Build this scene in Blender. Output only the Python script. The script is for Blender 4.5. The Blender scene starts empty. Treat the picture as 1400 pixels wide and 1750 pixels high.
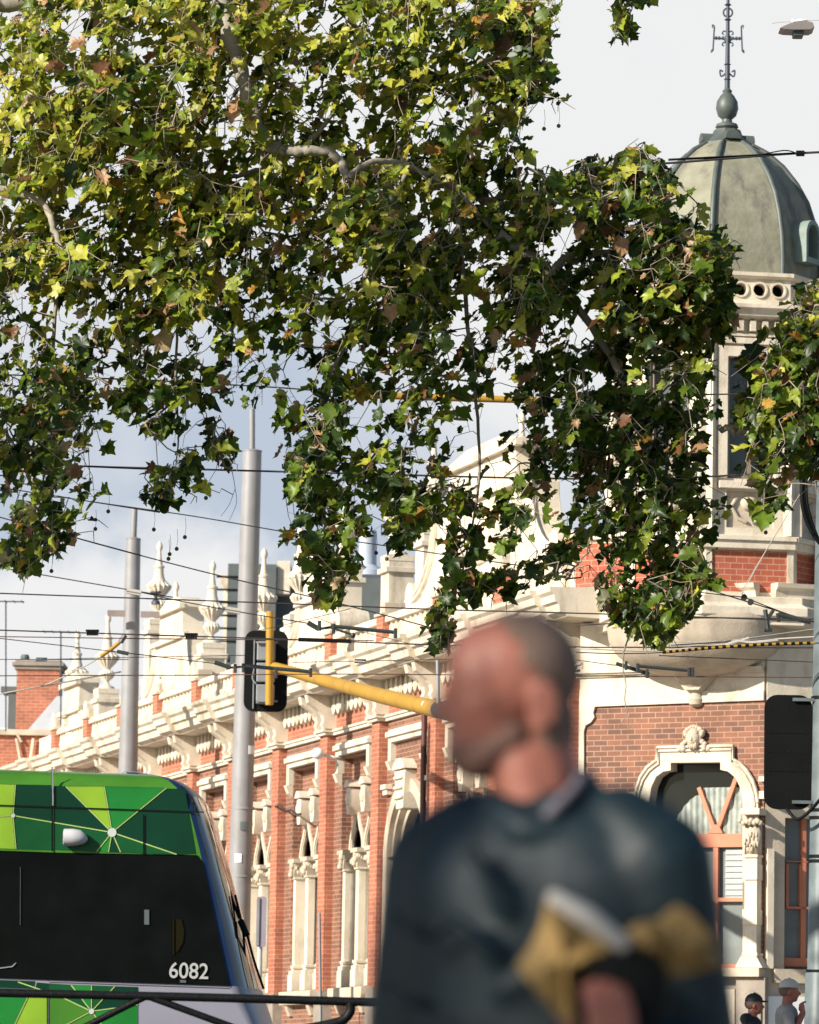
import bpy, bmesh, math, random
import numpy as np
from mathutils import Vector, Matrix
from mathutils.geometry import tessellate_polygon
random.seed(7); np.random.seed(7)
sc = bpy.context.scene; C = sc.collection

# ------------------------------------------------------------------ camera, world, sun, exposure
F = 7875.0; PITCH = math.atan(1015 / F); ROLL = .017
CAM = np.array([0, 0, 1.1])
_fw = np.array([0, math.cos(PITCH), math.sin(PITCH)]); _u = np.array([0, -math.sin(PITCH), math.cos(PITCH)])
_r = np.array([1., 0, 0])
CR = math.cos(ROLL) * _r + math.sin(ROLL) * _u; CU = math.cos(ROLL) * _u - math.sin(ROLL) * _r
cam = bpy.data.cameras.new('camera'); cam.sensor_fit = 'HORIZONTAL'; cam.sensor_width = 24; cam.lens = F / 1400 * 24
cam.clip_start = .1; cam.clip_end = 3000
cam.dof.use_dof = True; cam.dof.focus_distance = 50; cam.dof.aperture_fstop = 4.3
co = bpy.data.objects.new('camera', cam); C.objects.link(co)
co.matrix_world = Matrix(((CR[0], CU[0], -_fw[0], CAM[0]), (CR[1], CU[1], -_fw[1], CAM[1]), (CR[2], CU[2], -_fw[2], CAM[2]), (0, 0, 0, 1)))
sc.camera = co
SUN_AZ, SUN_EL = math.radians(54), math.radians(27)      # azimuth: to the left of straight behind the camera
SUND = Vector((-math.sin(SUN_AZ) * math.cos(SUN_EL), -math.cos(SUN_AZ) * math.cos(SUN_EL), math.sin(SUN_EL)))
sl = bpy.data.lights.new('sun', 'SUN'); sl.energy = 4.3; sl.angle = math.radians(.5); sl.color = (1, .93, .82)
so = bpy.data.objects.new('sun', sl); C.objects.link(so); so.rotation_euler = SUND.to_track_quat('Z', 'Y').to_euler()
sc.view_settings.view_transform = 'Standard'; sc.view_settings.look = 'None'; sc.view_settings.gamma = 1
sc.view_settings.exposure = .9

w = bpy.data.worlds.new('World'); sc.world = w; w.use_nodes = True
nt = w.node_tree; N = nt.nodes; L = nt.links; N.clear()
def nd(t, **k):
    n = N.new(t)
    for a, b in k.items(): setattr(n, a, b)
    return n
def mth(op, a, b=None, c=None):
    n = N.new('ShaderNodeMath'); n.operation = op
    for i, x in enumerate((a, b, c)):
        if x is None: continue
        if isinstance(x, (int, float)): n.inputs[i].default_value = x
        else: L.new(x, n.inputs[i])
    return n.outputs[0]
def sstep(x, a, b):
    n = N.new('ShaderNodeMapRange'); n.interpolation_type = 'SMOOTHSTEP'
    L.new(x, n.inputs[0]); n.inputs[1].default_value = a; n.inputs[2].default_value = b
    return n.outputs[0]
def mixc(f, a, b):
    n = N.new('ShaderNodeMix'); n.data_type = 'RGBA'
    L.new(f, n.inputs[0])
    for i, x in ((6, a), (7, b)):
        if isinstance(x, tuple): n.inputs[i].default_value = x
        else: L.new(x, n.inputs[i])
    return n.outputs[2]
sky = nd('ShaderNodeTexSky', sky_type='NISHITA', sun_disc=False)
sky.sun_elevation = SUN_EL; sky.sun_rotation = math.pi + SUN_AZ
tc = nd('ShaderNodeTexCoord'); sx = nd('ShaderNodeSeparateXYZ'); L.new(tc.outputs['Generated'], sx.inputs[0])
nz = nd('ShaderNodeTexNoise'); nz.inputs['Scale'].default_value = 22; nz.inputs['Detail'].default_value = 7; nz.inputs['Roughness'].default_value = .55
L.new(tc.outputs['Generated'], nz.inputs['Vector'])
nz2 = nd('ShaderNodeTexNoise'); nz2.inputs['Scale'].default_value = 15; nz2.inputs['Detail'].default_value = 6
L.new(tc.outputs['Generated'], nz2.inputs['Vector'])
n0 = mth('SUBTRACT', nz.outputs['Fac'], .5); n1 = mth('SUBTRACT', nz2.outputs['Fac'], .5)
hz = mth('ADD', sx.outputs[2], mth('MULTIPLY', n0, .10))
bank = sstep(hz, .122, .100)                                   # cumulus bank low over the roofs
up = mth('ADD', mth('ADD', sx.outputs[2], mth('MULTIPLY', sx.outputs[0], .55)), mth('MULTIPLY', n1, .42))
high = sstep(up, .06, .21)
cl = mth('MAXIMUM', bank, mth('MULTIPLY', high, .95))
front = mth('MULTIPLY', sstep(sx.outputs[1], .80, .95), sstep(sx.outputs[2], .60, .34))
blue = (2.75, 3.15, 3.75, 1); cloud = (4.75, 4.75, 4.75, 1)
cf = mixc(cl, blue, cloud)
bg = nd('ShaderNodeBackground'); bg.inputs[1].default_value = .10
dm = N.new('ShaderNodeMix'); dm.data_type = 'RGBA'; dm.blend_type = 'MULTIPLY'; dm.inputs[0].default_value = 1; L.new(sky.outputs[0], dm.inputs[6]); dm.inputs[7].default_value = (.62, .64, .66, 1)
L.new(mixc(front, dm.outputs[2], cf), bg.inputs[0])
wo = nd('ShaderNodeOutputWorld'); L.new(bg.outputs[0], wo.inputs[0])

# ------------------------------------------------------------------ helpers
def ray(x, y): return _fw * F + CR * (x - 700) + CU * (875 - y)
def P(x, y, Y):
    r = ray(x, y); return CAM + r * (Y / r[1])
def V(x, y, Y): return Vector(P(x, y, Y))
def gz(Y): return .0147 * max(-20., min(Y, 125.))            # the street climbs gently away from the camera

def mat(name, col, rough=.7, metal=0, var=.12, vs=3.0, bump=0, bs=40, spec=.5, dirt=None, ds=1.2):
    m = bpy.data.materials.new(name); m.use_nodes = True
    t = m.node_tree; b = t.nodes['Principled BSDF']
    b.inputs['Roughness'].default_value = rough; b.inputs['Metallic'].default_value = metal
    b.inputs['Specular IOR Level'].default_value = spec
    c = t.nodes.new('ShaderNodeTexCoord')
    n = t.nodes.new('ShaderNodeTexNoise'); n.inputs['Scale'].default_value = vs; n.inputs['Detail'].default_value = 5
    t.links.new(c.outputs['Object'], n.inputs['Vector'])
    r = t.nodes.new('ShaderNodeValToRGB'); t.links.new(n.outputs['Fac'], r.inputs[0])
    r.color_ramp.elements[0].position = .3; r.color_ramp.elements[1].position = .7
    r.color_ramp.elements[0].color = (*[x * (1 - var) for x in col], 1); r.color_ramp.elements[1].color = (*[min(1, x * (1 + var)) for x in col], 1)
    out = r.outputs[0]
    if dirt:
        n2 = t.nodes.new('ShaderNodeTexNoise'); n2.inputs['Scale'].default_value = ds; n2.inputs['Detail'].default_value = 7; n2.inputs['Roughness'].default_value = .65
        mp = t.nodes.new('ShaderNodeMapping'); mp.inputs['Scale'].default_value = (1, 1, .35)
        t.links.new(c.outputs['Object'], mp.inputs[0]); t.links.new(mp.outputs[0], n2.inputs['Vector'])
        r2 = t.nodes.new('ShaderNodeValToRGB'); t.links.new(n2.outputs['Fac'], r2.inputs[0])
        r2.color_ramp.elements[0].position = .52; r2.color_ramp.elements[1].position = .72
        mx = t.nodes.new('ShaderNodeMix'); mx.data_type = 'RGBA'
        t.links.new(r2.outputs[0], mx.inputs[0]); t.links.new(out, mx.inputs[6]); mx.inputs[7].default_value = (*dirt, 1)
        out = mx.outputs[2]
    t.links.new(out, b.inputs['Base Color'])
    if bump:
        n3 = t.nodes.new('ShaderNodeTexNoise'); n3.inputs['Scale'].default_value = bs; n3.inputs['Detail'].default_value = 4
        t.links.new(c.outputs['Object'], n3.inputs['Vector'])
        bp = t.nodes.new('ShaderNodeBump'); bp.inputs['Strength'].default_value = bump; bp.inputs['Distance'].default_value = .02
        t.links.new(n3.outputs['Fac'], bp.inputs['Height']); t.links.new(bp.outputs[0], b.inputs['Normal'])
    return m

def brick(name, c1, c2, mortar, w_=.24, h_=.086, mo=.011, bias=0.0):
    m = bpy.data.materials.new(name); m.use_nodes = True
    t = m.node_tree; b = t.nodes['Principled BSDF']; b.inputs['Roughness'].default_value = .85
    c = t.nodes.new('ShaderNodeTexCoord'); s = t.nodes.new('ShaderNodeSeparateXYZ'); t.links.new(c.outputs['Object'], s.inputs[0])
    a = t.nodes.new('ShaderNodeMath'); a.operation = 'ADD'; t.links.new(s.outputs[0], a.inputs[0]); t.links.new(s.outputs[1], a.inputs[1])
    k = t.nodes.new('ShaderNodeCombineXYZ'); t.links.new(a.outputs[0], k.inputs[0]); t.links.new(s.outputs[2], k.inputs[1])
    q = t.nodes.new('ShaderNodeTexBrick'); q.inputs['Scale'].default_value = 1
    q.inputs['Brick Width'].default_value = w_; q.inputs['Row Height'].default_value = h_; q.inputs['Mortar Size'].default_value = mo
    q.inputs['Mortar Smooth'].default_value = .2; q.inputs['Bias'].default_value = bias
    q.inputs['Color1'].default_value = (*c1, 1); q.inputs['Color2'].default_value = (*c2, 1); q.inputs['Mortar'].default_value = (*mortar, 1)
    t.links.new(k.outputs[0], q.inputs['Vector'])
    n = t.nodes.new('ShaderNodeTexNoise'); n.inputs['Scale'].default_value = 1.7; n.inputs['Detail'].default_value = 8; n.inputs['Roughness'].default_value = .7
    t.links.new(c.outputs['Object'], n.inputs['Vector'])
    r = t.nodes.new('ShaderNodeValToRGB'); t.links.new(n.outputs['Fac'], r.inputs[0])
    r.color_ramp.elements[0].color = (.55, .52, .5, 1); r.color_ramp.elements[1].color = (1.25, 1.2, 1.15, 1)
    r.color_ramp.elements[0].position = .25; r.color_ramp.elements[1].position = .75
    x = t.nodes.new('ShaderNodeMix'); x.data_type = 'RGBA'; x.blend_type = 'MULTIPLY'; x.inputs[0].default_value = .8
    t.links.new(q.outputs[0], x.inputs[6]); t.links.new(r.outputs[0], x.inputs[7]); t.links.new(x.outputs[2], b.inputs['Base Color'])
    bp = t.nodes.new('ShaderNodeBump'); bp.inputs['Strength'].default_value = .5; bp.inputs['Distance'].default_value = .01; bp.invert = True
    t.links.new(q.outputs['Fac'], bp.inputs['Height']); t.links.new(bp.outputs[0], b.inputs['Normal'])
    return m

def glassmat(name, col=(.02, .025, .025), rough=.06):
    return mat(name, col, rough=rough, var=.2, vs=1.5, spec=.6)

M = dict(
    stone=mat('cream_stone', (.62, .545, .43), .85, var=.12, vs=2.2, bump=.3, bs=30, dirt=(.32, .26, .18), ds=1.8),
    stoneb=mat('beige_stone', (.50, .42, .32), .85, var=.14, vs=2.5, bump=.3, bs=25, dirt=(.30, .25, .19)),
    stoneg=mat('weathered_bluestone', (.26, .22, .18), .85, var=.2, vs=3, bump=.3, bs=25),
    red=brick('red_brick', (.44, .155, .085), (.34, .11, .065), (.48, .29, .20), mo=.007),
    brown=brick('brown_brick', (.27, .118, .072), (.15, .080, .058), (.40, .25, .17), mo=.008),
    panel=brick('panel_brick', (.44, .12, .065), (.37, .09, .05), (.50, .28, .19), .23, .094, .008),
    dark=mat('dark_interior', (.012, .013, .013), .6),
    glass=glassmat('window_glass'),
    glassl=mat('frosted_glass', (.165, .185, .18), .4, spec=.25, var=.1, vs=4),
    blind=mat('blind', (.50, .46, .38), .8, var=.1),
    curtain=mat('curtain', (.30, .33, .29), .8, var=.25, vs=9),
    oframe=mat('terracotta_paint', (.50, .17, .085), .5, var=.1),
    copper=mat('weathered_dome_metal', (.22, .215, .155), .7, var=.18, vs=3.5, bump=.4, bs=14, dirt=(.10, .09, .085), ds=3.0, spec=.3),
    lead=mat('aged_lead', (.075, .09, .08), .5, var=.2, vs=6),
    iron=mat('wrought_iron', (.05, .06, .075), .5, var=.1),
    verd=mat('verdigris', (.17, .22, .19), .6, var=.2, vs=4),
    galv=mat('galvanised_steel', (.255, .25, .25), .5, metal=.1, spec=.3, var=.10, vs=3, dirt=(.30, .30, .31), ds=1.5),
    galvd=mat('grey_green_steel', (.115, .14, .145), .45, spec=.3, var=.25, vs=4), rod=mat('dark_fitting', (.028, .034, .032), .5),
    yellow=mat('yellow_paint', (.38, .215, .026), .5, spec=.3, var=.10, vs=2, dirt=(.30, .165, .03), ds=2),
    black=mat('black_plastic', (.005, .006, .006), .6, var=.2, spec=.12),
    blackp=mat('black_paint', (.006, .007, .007), .5, spec=.15, var=.5, vs=30, bump=.2, bs=60),
    wire=mat('wire', (.03, .028, .027), .5), copperw=mat('copper_wire', (.16, .07, .045), .45, metal=.4),
    wirel=mat('pale_wire', (.45, .42, .36), .5), grey=mat('grey_plastic', (.20, .21, .22), .5),
    greydk=mat('dark_cladding', (.085, .10, .10), .6, var=.1), slate=mat('pale_roof', (.45, .47, .50), .7),
    white=mat('white_paint', (.75, .75, .74), .4, var=.03), signp=mat('lilac_grey_sign', (.24, .22, .27), .5, var=.05),
    asphalt=mat('asphalt', (.05, .05, .052), .9, var=.2, vs=6, bump=.3, bs=90),
    concrete=mat('paving', (.25, .24, .22), .9, var=.15, vs=1.2, bump=.2, bs=40),
    rail=mat('steel_rail', (.3, .29, .28), .3, metal=.9),
)

class MB:
    def __init__(s): s.v = []; s.f = []; s.m = []; s.mi = 0
    def add(s, vs, fs):
        b = len(s.v); s.v += [tuple(p) for p in vs]; s.f += [tuple(b + i for i in f) for f in fs]; s.m += [s.mi] * len(fs); return s
    def box(s, x0, x1, y0, y1, z0, z1):
        p = [(x, y, z) for x in (x0, x1) for y in (y0, y1) for z in (z0, z1)]
        return s.add(p, [(0, 1, 3, 2), (4, 6, 7, 5), (0, 4, 5, 1), (2, 3, 7, 6), (0, 2, 6, 4), (1, 5, 7, 3)])
    def obox(s, c, ax, ay, az):      # oriented box, half-axes
        c, ax, ay, az = map(Vector, (c, ax, ay, az))
        p = [c + ax * i + ay * j + az * k for i in (-1, 1) for j in (-1, 1) for k in (-1, 1)]
        return s.add(p, [(0, 1, 3, 2), (4, 6, 7, 5), (0, 4, 5, 1), (2, 3, 7, 6), (0, 2, 6, 4), (1, 5, 7, 3)])
    def ext(s, outer, d0, d1, holes=(), f=None, back=True):
        """polygon in (u,z) with holes, extruded along y from d0 to d1 (or mapped by f(u,d,z))"""
        f = f or (lambda u, d, z: (u, d, z))
        loops = [list(outer)] + [list(h) for h in holes]
        flat = [p for l in loops for p in l]; n = len(flat)
        tri = tessellate_polygon([[Vector((p[0], p[1], 0)) for p in l] for l in loops])
        vs = [f(p[0], d1, p[1]) for p in flat] + [f(p[0], d0, p[1]) for p in flat]
        fs = [tuple(t) for t in tri]
        if back: fs += [tuple(n + i for i in t[::-1]) for t in tri]
        o = 0
        for l in loops:
            k = len(l)
            for i in range(k): a, b = o + i, o + (i + 1) % k; fs.append((a, b, n + b, n + a))
            o += k
        return s.add(vs, fs)
    def tube(s, pts, r, n=8, caps=True, up=None):
        pts = [Vector(p) for p in pts]; k = len(pts)
        rs = r if isinstance(r, (list, tuple)) else [r] * k
        vs = []; fs = []; pa = None
        for i, p in enumerate(pts):
            t = (pts[min(i + 1, k - 1)] - pts[max(i - 1, 0)])
            t = t.normalized() if t.length > 1e-9 else Vector((0, 0, 1))
            a = pa if pa is not None else (Vector((0, 0, 1)) if abs(t.z) < .9 else Vector((1, 0, 0)))
            a = a - t * a.dot(t)
            if a.length < 1e-6: a = t.orthogonal()
            a.normalize(); pa = a; b = t.cross(a)
            vs += [p + (a * math.cos(q) + b * math.sin(q)) * rs[i] for q in (2 * math.pi * j / n for j in range(n))]
        for i in range(k - 1):
            for j in range(n): fs.append((i * n + j, i * n + (j + 1) % n, (i + 1) * n + (j + 1) % n, (i + 1) * n + j))
        if caps: fs += [tuple(range(n))[::-1], tuple((k - 1) * n + j for j in range(n))]
        return s.add(vs, fs)
    def lathe(s, prof, c=(0, 0, 0), n=24, a0=0.0, gad=None, sx=1, sy=1, caps=True):
        """profile [(r,z)] about z; gad=(count, amplitude, zmin, zmax) flutes it"""
        vs = []; fs = []; k = len(prof)
        for r, z in prof:
            for j in range(n):
                q = a0 + 2 * math.pi * j / n; rr = r
                if gad and gad[2] <= z <= gad[3]: rr = r * (1 + gad[1] * (abs(math.sin(q * gad[0] / 2)) - .5))
                vs.append((c[0] + math.sin(q) * rr * sx, c[1] - math.cos(q) * rr * sy, c[2] + z))
        for i in range(k - 1):
            for j in range(n): fs.append((i * n + j, i * n + (j + 1) % n, (i + 1) * n + (j + 1) % n, (i + 1) * n + j))
        if caps: fs += [tuple(range(n))[::-1], tuple((k - 1) * n + j for j in range(n))]
        return s.add(vs, fs)
    def ell(s, c, r, n=14, rot=None):
        c = Vector(c); k = n // 2; vs = []; fs = []
        R = rot or Matrix.Identity(3)
        for i in range(1, k):
            a = math.pi * i / k
            for j in range(n):
                b = 2 * math.pi * j / n
                vs.append(c + R @ Vector((r[0] * math.sin(a) * math.cos(b), r[1] * math.sin(a) * math.sin(b), r[2] * math.cos(a))))
        t = len(vs); vs += [c + R @ Vector((0, 0, r[2])), c - R @ Vector((0, 0, r[2]))]
        for i in range(k - 2):
            for j in range(n): fs.append((i * n + j, (i + 1) * n + j, (i + 1) * n + (j + 1) % n, i * n + (j + 1) % n))
        for j in range(n): fs.append((t, j, (j + 1) % n)); fs.append((t + 1, (k - 2) * n + (j + 1) % n, (k - 2) * n + j))
        return s.add(vs, fs)
    def cap(s, a, b, ra, rb, n=12):      # tapered capsule
        a, b = Vector(a), Vector(b); d = (b - a).normalized()
        pts = []; rs = []
        for q in (-1, -.85, -.5, 0): pts.append(a + d * ra * q); rs.append(ra * math.sqrt(max(.0004, 1 - q * q)))
        for q in (0, .5, .85, 1): pts.append(b + d * rb * q); rs.append(rb * math.sqrt(max(.0004, 1 - q * q)))
        return s.tube(pts, rs, n)
    def build(s, name, mats, parent=None, world=None, smooth=None, bevel=0):
        me = bpy.data.meshes.new(name); me.from_pydata(s.v, [], s.f)
        mats = mats if isinstance(mats, (list, tuple)) else [mats]
        for q in mats: me.materials.append(q)
        if len(mats) > 1: me.polygons.foreach_set('material_index', s.m)
        bm = bmesh.new(); bm.from_mesh(me); bmesh.ops.recalc_face_normals(bm, faces=bm.faces); bm.to_mesh(me); bm.free()
        if smooth is not None:
            me.shade_smooth()
            if smooth < 3: me.set_sharp_from_angle(angle=smooth)
        o = bpy.data.objects.new(name, me); C.objects.link(o); place(o, parent, world)
        if bevel:
            b = o.modifiers.new('bevel', 'BEVEL'); b.width = bevel; b.segments = 2; b.limit_method = 'ANGLE'
        return o
WM = {}
def wm(o): return WM.get(o.name, Matrix.Identity(4))
def place(o, parent, world=None):
    world = world if world is not None else (wm(parent) if parent else Matrix.Identity(4))
    if parent: o.parent = parent; o.matrix_basis = wm(parent).inverted() @ world
    else: o.matrix_basis = world
    WM[o.name] = world.copy()
def tag(o, label, cat, group=None, kind=None):
    if label: o['label'] = label
    if cat: o['category'] = cat
    if group: o['group'] = group
    if kind: o['kind'] = kind
    return o
def thing(name, world, label, cat, group=None):
    o = bpy.data.objects.new(name, None); C.objects.link(o); o.empty_display_size = .2
    if not isinstance(world, Matrix): world = Matrix.Translation(Vector(world))
    place(o, None, world); return tag(o, label, cat, group)
def part_empty(name, parent, world=None):
    o = bpy.data.objects.new(name, None); C.objects.link(o); place(o, parent, world); return o
def dup(o, parent, world, name=None):        # copy of a part (with its sub-parts)
    c = o.copy(); C.objects.link(c); place(c, parent, world)
    for ch in [k for k in bpy.data.objects if k.parent == o]:
        rel = wm(o).inverted() @ wm(ch); g = ch.copy(); C.objects.link(g); place(g, c, world @ rel)
    return c
def frame(o, x, y): 
    x, y = Vector(x), Vector(y); z = x.cross(y)
    return Matrix(((x[0], y[0], z[0], o[0]), (x[1], y[1], z[1], o[1]), (x[2], y[2], z[2], o[2]), (0, 0, 0, 1)))
I4 = Matrix.Identity(4)
def arcp(cx, cz, r, a0, a1, n): return [(cx + r * math.cos(math.radians(a0 + (a1 - a0) * i / n)), cz + r * math.sin(math.radians(a0 + (a1 - a0) * i / n))) for i in range(n + 1)]
def rect(a, b, c, d): return [(a, c), (b, c), (b, d), (a, d)]
def rrect(a, b, c, d, r, n=5):
    return arcp(b - r, d - r, r, 0, 90, n) + arcp(a + r, d - r, r, 90, 180, n) + arcp(a + r, c + r, r, 180, 270, n) + arcp(b - r, c + r, r, 270, 360, n)
def spl(pts, k=8):                 # Catmull-Rom through points
    pts = [Vector(p) for p in pts]; q = [pts[0] * 2 - pts[1]] + pts + [pts[-1] * 2 - pts[-2]]; out = []
    for i in range(1, len(q) - 2):
        for j in range(k):
            t = j / k; a, b, c, d = q[i - 1:i + 3]
            out.append(.5 * ((2 * b) + (c - a) * t + (2 * a - 5 * b + 4 * c - d) * t * t + (3 * b - a - 3 * c + d) * t ** 3))
    return out + [pts[-1]]

# ------------------------------------------------------------------ ground (never seen by this camera, but everything stands on it)
def sheet(name, xs, ys, dz, m, label=None):
    b = MB(); n = len(xs)
    b.add([(x, y, gz(y) + dz) for y in ys for x in xs], [(j * n + i, j * n + i + 1, (j + 1) * n + i + 1, (j + 1) * n + i) for j in range(len(ys) - 1) for i in range(n - 1)])
    o = b.build(name, m); o['kind'] = 'structure'; return o
YS = [-900, -20, 0, 20, 40, 60, 80, 100, 125, 300, 900]
sheet('ground', [-900, -100, -30, 0, 30, 100, 900], YS, -.16, M['concrete'])
sheet('road', [-200, -20, 0, 20, 200], [12, 20, 30, 40, 46], -.13, M['asphalt'])
def kerbed(name, poly, m, z0, z1):
    b = MB(); b.ext(poly, z0, z1, f=lambda u, d, z: (u, z, gz(z) + d)); o = b.build(name, m); o['kind'] = 'structure'; return o
kerbed('pavement', [(-60, -6), (60, -6), (60, 11.8), (-60, 11.8)], M['concrete'], -.15, 0)
kerbed('pavement', [(60, 46.2), (60, 74), (4, 76), (-12, 128), (-14.5, 128), (1.5, 72), (2.2, 46.2)], M['concrete'], -.15, 0)
for k, y in enumerate((39.6, 41.05, 42.9, 44.35)):
    b = MB(); b.box(-200, 200, y - .035, y + .035, 0, .012); o = b.build('tram_track', M['rail'], world=Matrix.Translation((0, 0, gz(y) - .126))); o['kind'] = 'structure'

# ------------------------------------------------------------------ the corner building
nB = Vector((-.46788772, -.88378792, 0)); xB = Vector((-.88378792, .46788772, 0)); OB = Vector((4.61518989, 73., 0))
xA = Vector((-.2807, .9598, 0)); nA = Vector((-.9598, -.2807, 0)); OA = Vector((2.88168353, 73.91773866, 0))
FA = frame(OA, xA, nA); FB = frame(OB, xB, nB)
bld = thing('corner_building', FA, 'ornate red brick and cream stone corner building with an octagonal domed tower', 'building')
def hitf(x, y, Fm, d=0):
    r = Vector(ray(x, y)); n = Fm.col[1].to_3d(); o = Fm.translation + n * d
    t = (o - Vector(CAM)).dot(n) / r.dot(n); p = Vector(CAM) + r * t
    return (p - Fm.translation).dot(Fm.col[0].to_3d()), p.z
UEND = 44.0; PIL = [4.19 + 3.625 * i for i in range(11)]       # near edges of the pilasters
PW = .5
lo = gz(74) - .4
# brown wall with a tall recess in every bay
holes = []; LANC = []; ARCHBAY = 1
for i in range(len(PIL) - 1):
    c = (PIL[i] + PW + PIL[i + 1]) / 2
    if i == ARCHBAY: holes.append(rect(c - 1.35, c + 1.35, 1.6, 5.6)[:2] + arcp(c, 5.6, 1.35, 0, 180, 20)); continue
    holes.append(rect(c - 1.0, c + 1.0, 3.28, 7.66)); LANC.append(c)
cfirst = 2.2
holes.append(rect(cfirst - 1.0, cfirst + 1.0, 3.28, 7.66)); LANC.append(cfirst)
b = MB(); b.ext(rect(0.0, UEND, 1.9, 8.2), -.18, 0, holes); b.build('wall', M['brown'], bld)
b = MB(); b.ext(rect(-.2, UEND, lo, 1.9), -.2, .12); b.ext(rect(-.1, UEND, 1.9, 2.05), -.2, .16); b.build('plinth', M['stoneg'], bld)
# roof slab behind everything so the block is solid
b = MB(); b.box(.3, UEND, -14, -.8, lo, 9.2); b.build('main_block', M['brown'], bld)
b = MB(); b.ext([(-1.2, 9.2), (-4, 10.0), (-12, 10.0), (-14, 9.2)], 6, UEND, f=lambda u, d, z: (d, u, z)); b.build('roof', M['slate'], bld)

def make_pilaster():
    r = part_empty('pilaster', bld, FA @ Matrix.Translation((PIL[0], 0, 0)))
    b = MB(); b.box(0, PW, -.05, .17, 3.25, 8.13); b.build('shaft', M['red'], r, bevel=.008)
    b = MB(); b.box(-.05, PW + .05, -.05, .25, lo, 2.3); b.ext([(-.05, 2.3), (PW + .05, 2.3), (PW + .02, 3.0), (PW, 3.25), (0, 3.25), (-.02, 3.0)], -.05, .2)
    b.build('pedestal', M['stoneg'], r, bevel=.01)
    return r
pil0 = make_pilaster()
for u in PIL[1:] + [.35]: dup(pil0, bld, FA @ Matrix.Translation((u, 0, 0)))

# astragal band, breaking forward over each pilaster; red frieze; bracket consoles and dart pendants; cornice
ALLP = sorted(PIL + [.35])
b = MB(); b.box(0, UEND, -.1, .07, 8.13, 8.19); b.box(0, UEND, -.1, .10, 8.193, 8.24)
for u in ALLP: b.box(u - .06, u + PW + .06, -.05, .24, 8.132, 8.19); b.box(u - .10, u + PW + .10, -.05, .28, 8.19, 8.245)
b.build('string_course', M['stone'], bld, bevel=.006)
b = MB(); b.box(.2, UEND, -.3, .02, 8.24, 8.9)
for u in ALLP: b.box(u - .1, u + PW + .1, -.1, .12, 8.246, 8.9)
b.build('frieze', M['red'], bld)
cons = [(0, 8.25), (.16, 8.25), (.20, 8.33), (.17, 8.40), (.19, 8.5), (.26, 8.58), (.34, 8.64), (.48, 8.74), (.52, 8.89), (0, 8.89)]
def bracket_group():
    r = part_empty('bracket_group', bld, FA @ Matrix.Translation((ALLP[0], 0, 0)))
    for du in (-.12, .12, .36):
        wd = .19 if du != .12 else .13; dd = .1 if du != .12 else .02; b = MB()
        b.ext([(p[0] + (dd if p[0] > 0 else 0), p[1]) for p in cons], du, du + wd, f=lambda a, d, z: (d, a, z)); b.build('bracket', M['stone'], r)
    return r
bg0 = bracket_group()
for u in ALLP[1:]: dup(bg0, bld, FA @ Matrix.Translation((u, 0, 0)))
b = MB(); n = 9; a0, a1 = PW + .16, 3.625 - .16
for k in range(n):
    u = a0 + (k + .5) * (a1 - a0) / n; h = (a1 - a0) / n / 2 - .004
    b.ext([(u, 8.50), (u + h * .55, 8.545), (u + h, 8.63), (u + h * .75, 8.67), (u + h * .12, 8.88), (u - h * .12, 8.88), (u - h * .75, 8.67), (u - h, 8.63), (u - h * .55, 8.545)], .02, .14)  # pointed tops shaped like the sunlit triangles left below the cornice shadow
b.box(a0, a1, -.05, .05, 8.62, 8.885)
dp0 = b.build('pendant_row', M['stone'], bld, FA @ Matrix.Translation((PIL[0], 0, 0)))
for u in PIL[1:-1] + [.565]: dup(dp0, bld, FA @ Matrix.Translation((u, 0, 0)))
def cornice_prof(k): return [(-.3, 8.88), (.52 + k, 8.90), (.55 + k, 8.94), (.64 + k, 8.97), (.67 + k, 9.10), (.73 + k, 9.13), (.75 + k, 9.24), (.81 + k, 9.29), (.83 + k, 9.36), (-.3, 9.40)]
b = MB(); sw = lambda a, d, z: (d, a, z)
edges = [(.0, 0)]
b.ext(cornice_prof(0), -.6, UEND, f=sw)
for u in ALLP: b.ext([(p[0] + .002, p[1] + (.003 if p[1] < 9.3 else -.002)) if p[0] > 0 else (.0, p[1] + (.004 if p[1] < 9 else -.004)) for p in cornice_prof(.12)], u - .28, u + PW + .28, f=sw)
b.build('cornice', M['stone'], bld)
b = MB(); b.box(.2, UEND, -.45, .06, 9.385, 9.5); b.box(.2, UEND, -.45, -.18, 9.5, 10.12); b.build('parapet', M['stone'], bld)
def make_pier():
    r = part_empty('parapet_pier', bld, FA @ Matrix.Translation((PIL[0], 0, 0)))
    b = MB(); b.box(.02, .46, -.3, .13, 9.44, 10.10); b.build('shaft', M['red'], r)
    b = MB(); b.box(-.02, .50, -.3, .17, 10.10, 10.16); b.box(.08, .40, -.25, .08, 10.16, 10.36); b.build('cap', M['stoneb'], r, bevel=.01)
    return r
pr0 = make_pier()
for u in PIL[1:]: dup(pr0, bld, FA @ Matrix.Translation((u, 0, 0)))
def make_balustrade():
    b = MB(); l0, l1 = .5, 3.625
    b.box(l0, l1, -.15, .07, 9.50, 9.62); b.box(l0, l1, -.15, .09, 9.98, 10.08); b.box(l0 + .02, l1, -.1, .05, 10.08, 10.12)
    for k in range(10):
        u = l0 + .16 + k * .31
        b.lathe([(.05, 9.62), (.07, 9.66), (.085, 9.73), (.045, 9.83), (.06, 9.92), (.07, 9.98)], (u, -.03, 0), 8, caps=False)
        b.box(u + .12, u + .19, -.06, .0, 9.62, 9.98)
    return b.build('balustrade', M['stone'], bld, FA @ Matrix.Translation((PIL[0], 0, 0)), smooth=.6)
ba0 = make_balustrade()
for u in PIL[1:-1]: dup(ba0, bld, FA @ Matrix.Translation((u, 0, 0)))

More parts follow.
